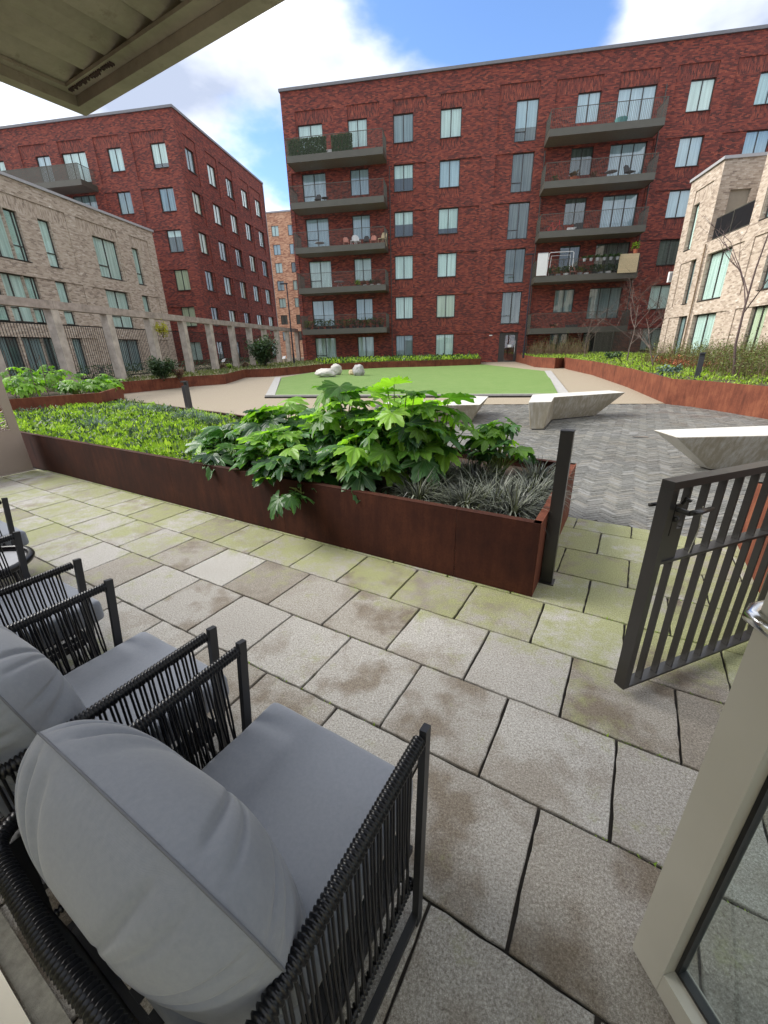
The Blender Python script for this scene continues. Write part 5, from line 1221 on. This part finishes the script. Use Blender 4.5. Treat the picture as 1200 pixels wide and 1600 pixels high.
def tree(c, H, seed, mat, lab, spread=.5, levels=4, r0=.05, first=.35, twigs=3, lean=(0, 0), group='bare young trees'):
    r2 = random.Random(seed); t = thing('bare_tree', lab, 'tree', c, 0, group); trunk = MB(); crown = MB()
    def branch(p, d, L, r_, lv, mb):
        pts = [p]; q = p.copy(); dd2 = d.copy(); n = 4
        for i in range(n):
            dd2 = (dd2 + Vector((r2.uniform(-1, 1), r2.uniform(-1, 1), r2.uniform(-.2, .5))) * .16).normalized(); q = q + dd2 * L / n; pts.append(q.copy())
        mb.tube(pts, [r_ * (1 - .6 * i / n) for i in range(n + 1)], 6 if lv < 2 else 4, cap=False)
        if lv >= levels: return
        for j in range(twigs + (1 if lv == 0 else 0)):
            f = r2.uniform(first if lv == 0 else .25, 1.0); k = min(n - 1, int(f * n)); bp = pts[k].lerp(pts[k + 1], f * n - k) if k < n else pts[-1]
            a_ = r2.uniform(0, 6.28); nd = (dd2 + Vector((math.cos(a_), math.sin(a_), r2.uniform(-.1, .5))) * spread * 1.6).normalized()
            branch(bp, nd, L * r2.uniform(.45, .72), r_ * .5, lv + 1, crown)
    branch(Vector((0, 0, 0)), Vector((lean[0], lean[1], 1)).normalized(), H, r0, 0, trunk)
    trunk.build('trunk', mat, t, smooth=True); crown.build('crown', mat, t, smooth=True)
tree((8.35, 22.8, .7), 2.6, 5, 'bark', 'bare multi-branched young tree before the grey mesh fence', .75, 4, .032, .25, 4)
tree((8.0, 28.5, .7), 2.3, 8, 'bark', 'smaller bare pinkish tree before the lowest right balcony', .7, 4, .028, .25, 4)
tree((7.55, 13.0, .6), 3.6, 14, 'bark_dark', 'tall slender dark young tree before the right tan building', .5, 3, .035, .45, 3, (-.06, 0))
tree((7.6, 18.0, .6), 1.4, 17, 'bark', 'low leaning bare shrub tree behind the right rusty edging', .9, 3, .03, .2, 4, (-.3, 0))

# ================================================================== THINGS ON THE BALCONIES
def bz_(k, side): return (LZ[k] if not (side == 'R' and k == 1) else 2.45) + .265
def pot_plant(x, y, z_, s_, lab, leaf='shrub_leaf', potm='dark_plastic', seed=1, h=1.0):
    r2 = random.Random(seed); t = thing('pot_plant', lab, 'pot plant', (x, y, z_), 0, 'pot plants on the balconies'); b = MB(); b.tube([(0, 0, 0), (0, 0, s_ * .8)], [s_ * .35, s_ * .5], 10); b.build('pot', potm, t)
    f = MB()
    for i in range(90):
        a_ = r2.uniform(0, 6.28); q = r2.random() * s_ * .7; p = Vector((q * math.cos(a_), q * math.sin(a_), s_ * (.75 + h * r2.random()))); d = Vector((math.cos(a_), math.sin(a_), r2.uniform(-.3, 1))) * s_ * .4; w_ = Vector((-d.y, d.x, .05)) * .35
        f.add([p, p + d * .5 + w_, p + d, p + d * .5 - w_], [(0, 1, 2, 3)])
    f.build('foliage', leaf, t)
def small_chair(x, y, z_, lab, mat, rz=0, s_=1.0):
    t = thing('balcony_chair', lab, 'chair', (x, y, z_), rz, 'chairs on the balconies')
    MB().box((-.22 * s_, -.22 * s_, .42 * s_), (.22 * s_, .22 * s_, .46 * s_)).build('seat', mat, t)
    b = MB(); b.add([(-.2 * s_, .2 * s_, .46 * s_), (.2 * s_, .2 * s_, .46 * s_), (.22 * s_, .28 * s_, .75 * s_), (.12 * s_, .30 * s_, .88 * s_), (-.12 * s_, .30 * s_, .88 * s_), (-.22 * s_, .28 * s_, .75 * s_)] + [(-.2 * s_, .23 * s_, .46 * s_), (.2 * s_, .23 * s_, .46 * s_), (.22 * s_, .31 * s_, .75 * s_), (.12 * s_, .33 * s_, .88 * s_), (-.12 * s_, .33 * s_, .88 * s_), (-.22 * s_, .31 * s_, .75 * s_)], [(0, 1, 2, 3, 4, 5), (11, 10, 9, 8, 7, 6)] + [(i, 6 + i, 6 + (i + 1) % 6, (i + 1) % 6) for i in range(6)]); b.build('backrest', mat, t)
    for sx_ in (-1, 1):
        for sy_ in (-1, 1): MB().tube([(sx_ * .19 * s_, sy_ * .19 * s_, .42 * s_), (sx_ * .22 * s_, sy_ * .22 * s_, 0)], .018, 6).build('leg', mat, t)
def small_table(x, y, z_, lab, mat, w_=.35, h=.6):
    t = thing('balcony_table', lab, 'table', (x, y, z_), 0, 'tables on the balconies'); MB().tube([(0, 0, h), (0, 0, h + .03)], w_, 14).build('table_top', mat, t)
    for i in range(3): a_ = 2.1 * i; MB().tube([(.1 * math.cos(a_), .1 * math.sin(a_), h), (w_ * .8 * math.cos(a_), w_ * .8 * math.sin(a_), 0)], .015, 6).build('leg', mat, t)
z3 = bz_(3, 'L')
small_chair(-9.2, 38.8, z3, 'salmon chair at left of the group on the third left balcony up', 'salmon', .3); small_chair(-8.55, 39.0, z3, 'tall white chair on the third left balcony up', 'white_paint', 0, 1.2); small_chair(-8.2, 38.7, z3, 'low white chair in front on the third left balcony up', 'white_paint', .5); small_chair(-7.5, 38.8, z3, 'dark chair between white and salmon chairs on a left balcony', 'dark_plastic'); small_chair(-6.9, 38.8, z3, 'salmon chair right of the dark one on the left balcony', 'salmon'); small_chair(-6.15, 38.7, z3, 'pale wooden chair at the right end of the left balcony', 'wood_pale', -.4, 1.15)
small_table(-11.5, 38.9, z3, 'grey round table on the third left balcony up', 'grey_plastic', .4, .55)
z2 = bz_(2, 'L'); small_table(-10.0, 38.9, z2, 'grey covered table on the second left balcony up', 'grey_plastic', .45, .6)
for i in range(4):
    x = -8.3 + i * .6; pot_plant(x, 38.6, z2, .32, ['pot plant with pale leaves, leftmost on the second left balcony', 'pot plant second on the second left balcony', 'pot plant third on the second left balcony', 'pot plant rightmost on the second left balcony'][i], ['lime_leaf', 'red_stem', 'shrub_leaf', 'red_stem'][i], ['dark_plastic', 'white_paint', 'white_paint', 'white_paint'][i], 80 + i)
z1_ = bz_(1, 'L')
names1 = ['feathery tall', 'dense dark', 'spiky', 'low dark', 'bushy', 'small round', 'pale-leaved', 'thin tall', 'dark leafy', 'low spreading', 'compact green', 'wispy']
for i in range(12): pot_plant(-13.0 + i * .6, 38.55 + .15 * (i % 2), z1_, .42, '%s pot plant on the lowest left balcony' % names1[i], ['olive_leaf', 'shrub_leaf', 'shrub_leaf'][i % 3], 'dark_plastic', 100 + i, 1.3)
z4 = bz_(4, 'L'); small_chair(-11.4, 38.9, z4, 'dark chair on the fourth left balcony up', 'dark_plastic'); small_table(-10.8, 38.9, z4, 'dark small table on the fourth left balcony up', 'dark_plastic', .3, .5)
# ivy screens and white seats on the top-left balcony
iv = MB(); r2 = random.Random(9)
for i in range(5200):
    x = r2.uniform(-13.3, -8.2); 
    if -10.25 < x < -9.85: continue
    z_ = 15.31 + .45 + r2.random() * 1.02; a_ = r2.uniform(0, 6.28); L = .055; c = Vector((x, 38.26 + r2.uniform(0, .05), z_)); d = Vector((math.cos(a_), r2.uniform(-.4, .4), math.sin(a_))) * L; s_ = Vector((-d.z, .02, d.x)) * .6
    iv.add([c - d, c + s_, c + d, c - s_], [(0, 1, 2, 3)])
tagd(iv.build('ivy_screen', 'shrub_leaf'), 'artificial ivy screen fixed inside the top left balcony railing', 'ivy screen')
zb5 = bz_(5, 'L'); 
for i, x in enumerate((-12.3, -10.7)):
    t = thing('balcony_box', ['long white storage box at left on the top left balcony', 'shorter white storage box at right on the top left balcony'][i], 'storage box', (x, 38.5, zb5)); MB().box((0, 0, 0), (1.3 - .1 * i, .4, .4)).build('box', 'white_paint', t); MB().box((-.02, -.02, .401), (1.32 - .1 * i, .42, .44)).build('lid', 'white_paint', t)
# right balconies
zr5 = bz_(5, 'R'); 
t = thing('planter_tub', 'teal tub on the top right balcony', 'tub', (10.9, 38.7, zr5)); MB().tube([(0, 0, .0), (0, 0, .5)], [.28, .42], 14).build('tub', 'teal', t)
zr4 = bz_(4, 'R')
pot_plant(8.2, 38.6, zr4, .5, 'large terracotta pot on the fourth right balcony up', 'dead_stem', 'terracotta', 130, .4); small_chair(12.1, 39.0, zr4, 'black-framed chair on the fourth right balcony up', 'dark_plastic', .5, 1.2); small_table(10.8, 38.9, zr4, 'pale round table on the fourth right balcony up', 'grey_plastic', .4, .6)
pot_plant(6.9, 38.6, zr4, .3, 'small dark pot plant at the left end of a right balcony', 'shrub_leaf', 'dark_plastic', 131); pot_plant(9.6, 38.6, zr4, .3, 'small pinkish pot plant on the fourth right balcony up', 'red_stem', 'white_paint', 132)
zr3 = bz_(3, 'R')
bk = thing('bicycle', 'small red bicycle on the third right balcony up', 'bicycle', (7.2, 38.65, zr3))
for x in (-.45, .45): b = MB(); b.tube([(x + .28 * math.cos(2 * math.pi * i / 20), 0, .3 + .28 * math.sin(2 * math.pi * i / 20)) for i in range(21)], .022, 6, cap=False); b.build('wheel', 'dark_plastic', bk)
b = MB(); b.tube([(-.45, 0, .3), (-.15, 0, .75), (.35, 0, .75), (0, 0, .3), (-.45, 0, .3)], .022, 6); b.tube([(0, 0, .3), (-.18, 0, .85)], .02, 6); b.tube([(.45, 0, .3), (.33, 0, .95)], .02, 6); b.build('frame', 'red_plastic', bk); b = MB(); b.tube([(.33, -.2, .95), (.33, .2, .95)], .02, 6); b.build('handlebar', 'dark_plastic', bk); b = MB(); b.box((-.28, -.06, .85), (-.08, .06, .9)); b.build('saddle', 'dark_plastic', bk)
t = thing('balcony_box', 'white low box beside the red bicycle', 'storage box', (8.2, 38.6, zr3)); MB().box((0, 0, 0), (.6, .3, .35)).build('box', 'white_paint', t); MB().box((-.01, -.01, .351), (.61, .31, .39)).build('lid', 'white_paint', t)
t = thing('barbecue', 'dark covered barbecue on the third right balcony up', 'barbecue', (9.0, 38.8, zr3)); MB().box((-.3, -.2, .2), (.3, .2, .65)).build('body', 'dark_plastic', t); MB().tube([(-.25, 0, .0), (-.25, 0, .2)], .04, 8).build('leg', 'dark_plastic', t); MB().tube([(.25, 0, .0), (.25, 0, .2)], .04, 8).build('leg', 'dark_plastic', t)
zr2 = bz_(2, 'R')
t = thing('banner_board', 'white board hung at the left end of the cluttered right balcony', 'board', (6.15, 38.12, zr2 + .2)); MB().box((0, 0, 0), (.75, .03, 1.5)).build('sheet', 'white_paint', t); MB().box((-.01, -.01, 1.501), (.76, .04, 1.54)).build('rail', 'grey_plastic', t)
t = thing('reed_panel', 'pale wooden slatted panel at the right end of the cluttered balcony', 'panel', (12.1, 38.1, zr2 + .1))
for i in range(16): MB().box((.085 * i, 0, 0), (.085 * i + .07, .025, 1.25)).build('slat', 'wood_pale', t)
MB().box((0, .026, .2), (1.36, .05, .28)).build('batten', 'wood_pale', t); MB().box((0, .026, 1.0), (1.36, .05, 1.08)).build('batten', 'wood_pale', t)
t = thing('clothes_rail', 'white tubular frame standing on the cluttered right balcony', 'clothes rail', (7.9, 38.7, zr2)); 
b = MB(); b.tube([(-.9, 0, 0), (-.82, 0, 1.75), (-.7, 0, 1.82), (.9, 0, 1.82), (1.0, 0, 1.75), (1.05, 0, 0)], .028, 8); b.build('outer_tube', 'white_paint', t); b = MB(); b.tube([(-.7, .1, 0), (-.62, .1, 1.6), (.8, .1, 1.6), (.85, .1, 0)], .02, 8); b.build('inner_tube', 'white_paint', t)
nm2 = ['broad', 'tiny', 'pale', 'hanging', 'bushy', 'dark', 'tall', 'spindly', 'trailing', 'grey-potted']
for i in range(10):
    pot_plant(7.4 + i * .52, 38.5 + .2 * (i % 2), zr2, .4, '%s pot plant on the floor of the cluttered right balcony' % nm2[i], ['shrub_leaf', 'olive_leaf', 'shrub_leaf'][i % 3], ['dark_plastic', 'grey_plastic', 'white_paint'][i % 3], 150 + i, 1.1)
for i in range(6):
    pot_plant(9.6 + i * .47, 38.12, zr2 + 1.0, .26, 'hanging rail planter on the cluttered right balcony, %s from left' % ['first', 'second', 'third', 'fourth', 'fifth', 'sixth'][i], 'shrub_leaf', 'grey_plastic', 170 + i, .6)
pot_plant(13.2, 38.3, zr2 + 1.35, .36, 'terracotta pot with green plant above the wooden slatted panel', 'lime_leaf', 'terracotta', 190, 1.2)
small_chair(9.0, 38.8, zr2, 'salmon chair on the cluttered right balcony', 'salmon')
zr1 = bz_(1, 'R'); pot_plant(8.0, 38.6, zr1, .36, 'terracotta window-box plant on the lowest right balcony', 'red_stem', 'terracotta', 200, .3)
t = thing('balcony_box', 'dark long box on the lowest right balcony', 'storage box', (9.0, 38.6, zr1)); MB().box((0, 0, 0), (.9, .35, .35)).build('box', 'dark_plastic', t); MB().box((-.01, -.01, .351), (.91, .36, .38)).build('lid', 'dark_plastic', t)
t = thing('air_unit', 'white ventilation unit on the sill of the right tan building side', 'vent unit', (13.55, 32.66, 5.2)); MB().box((0, 0, 0), (.35, .2, .6)).build('casing', 'white_paint', t); MB().box((.02, -.02, .1), (.33, -.001, .5)).build('grille', 'grey_plastic', t)
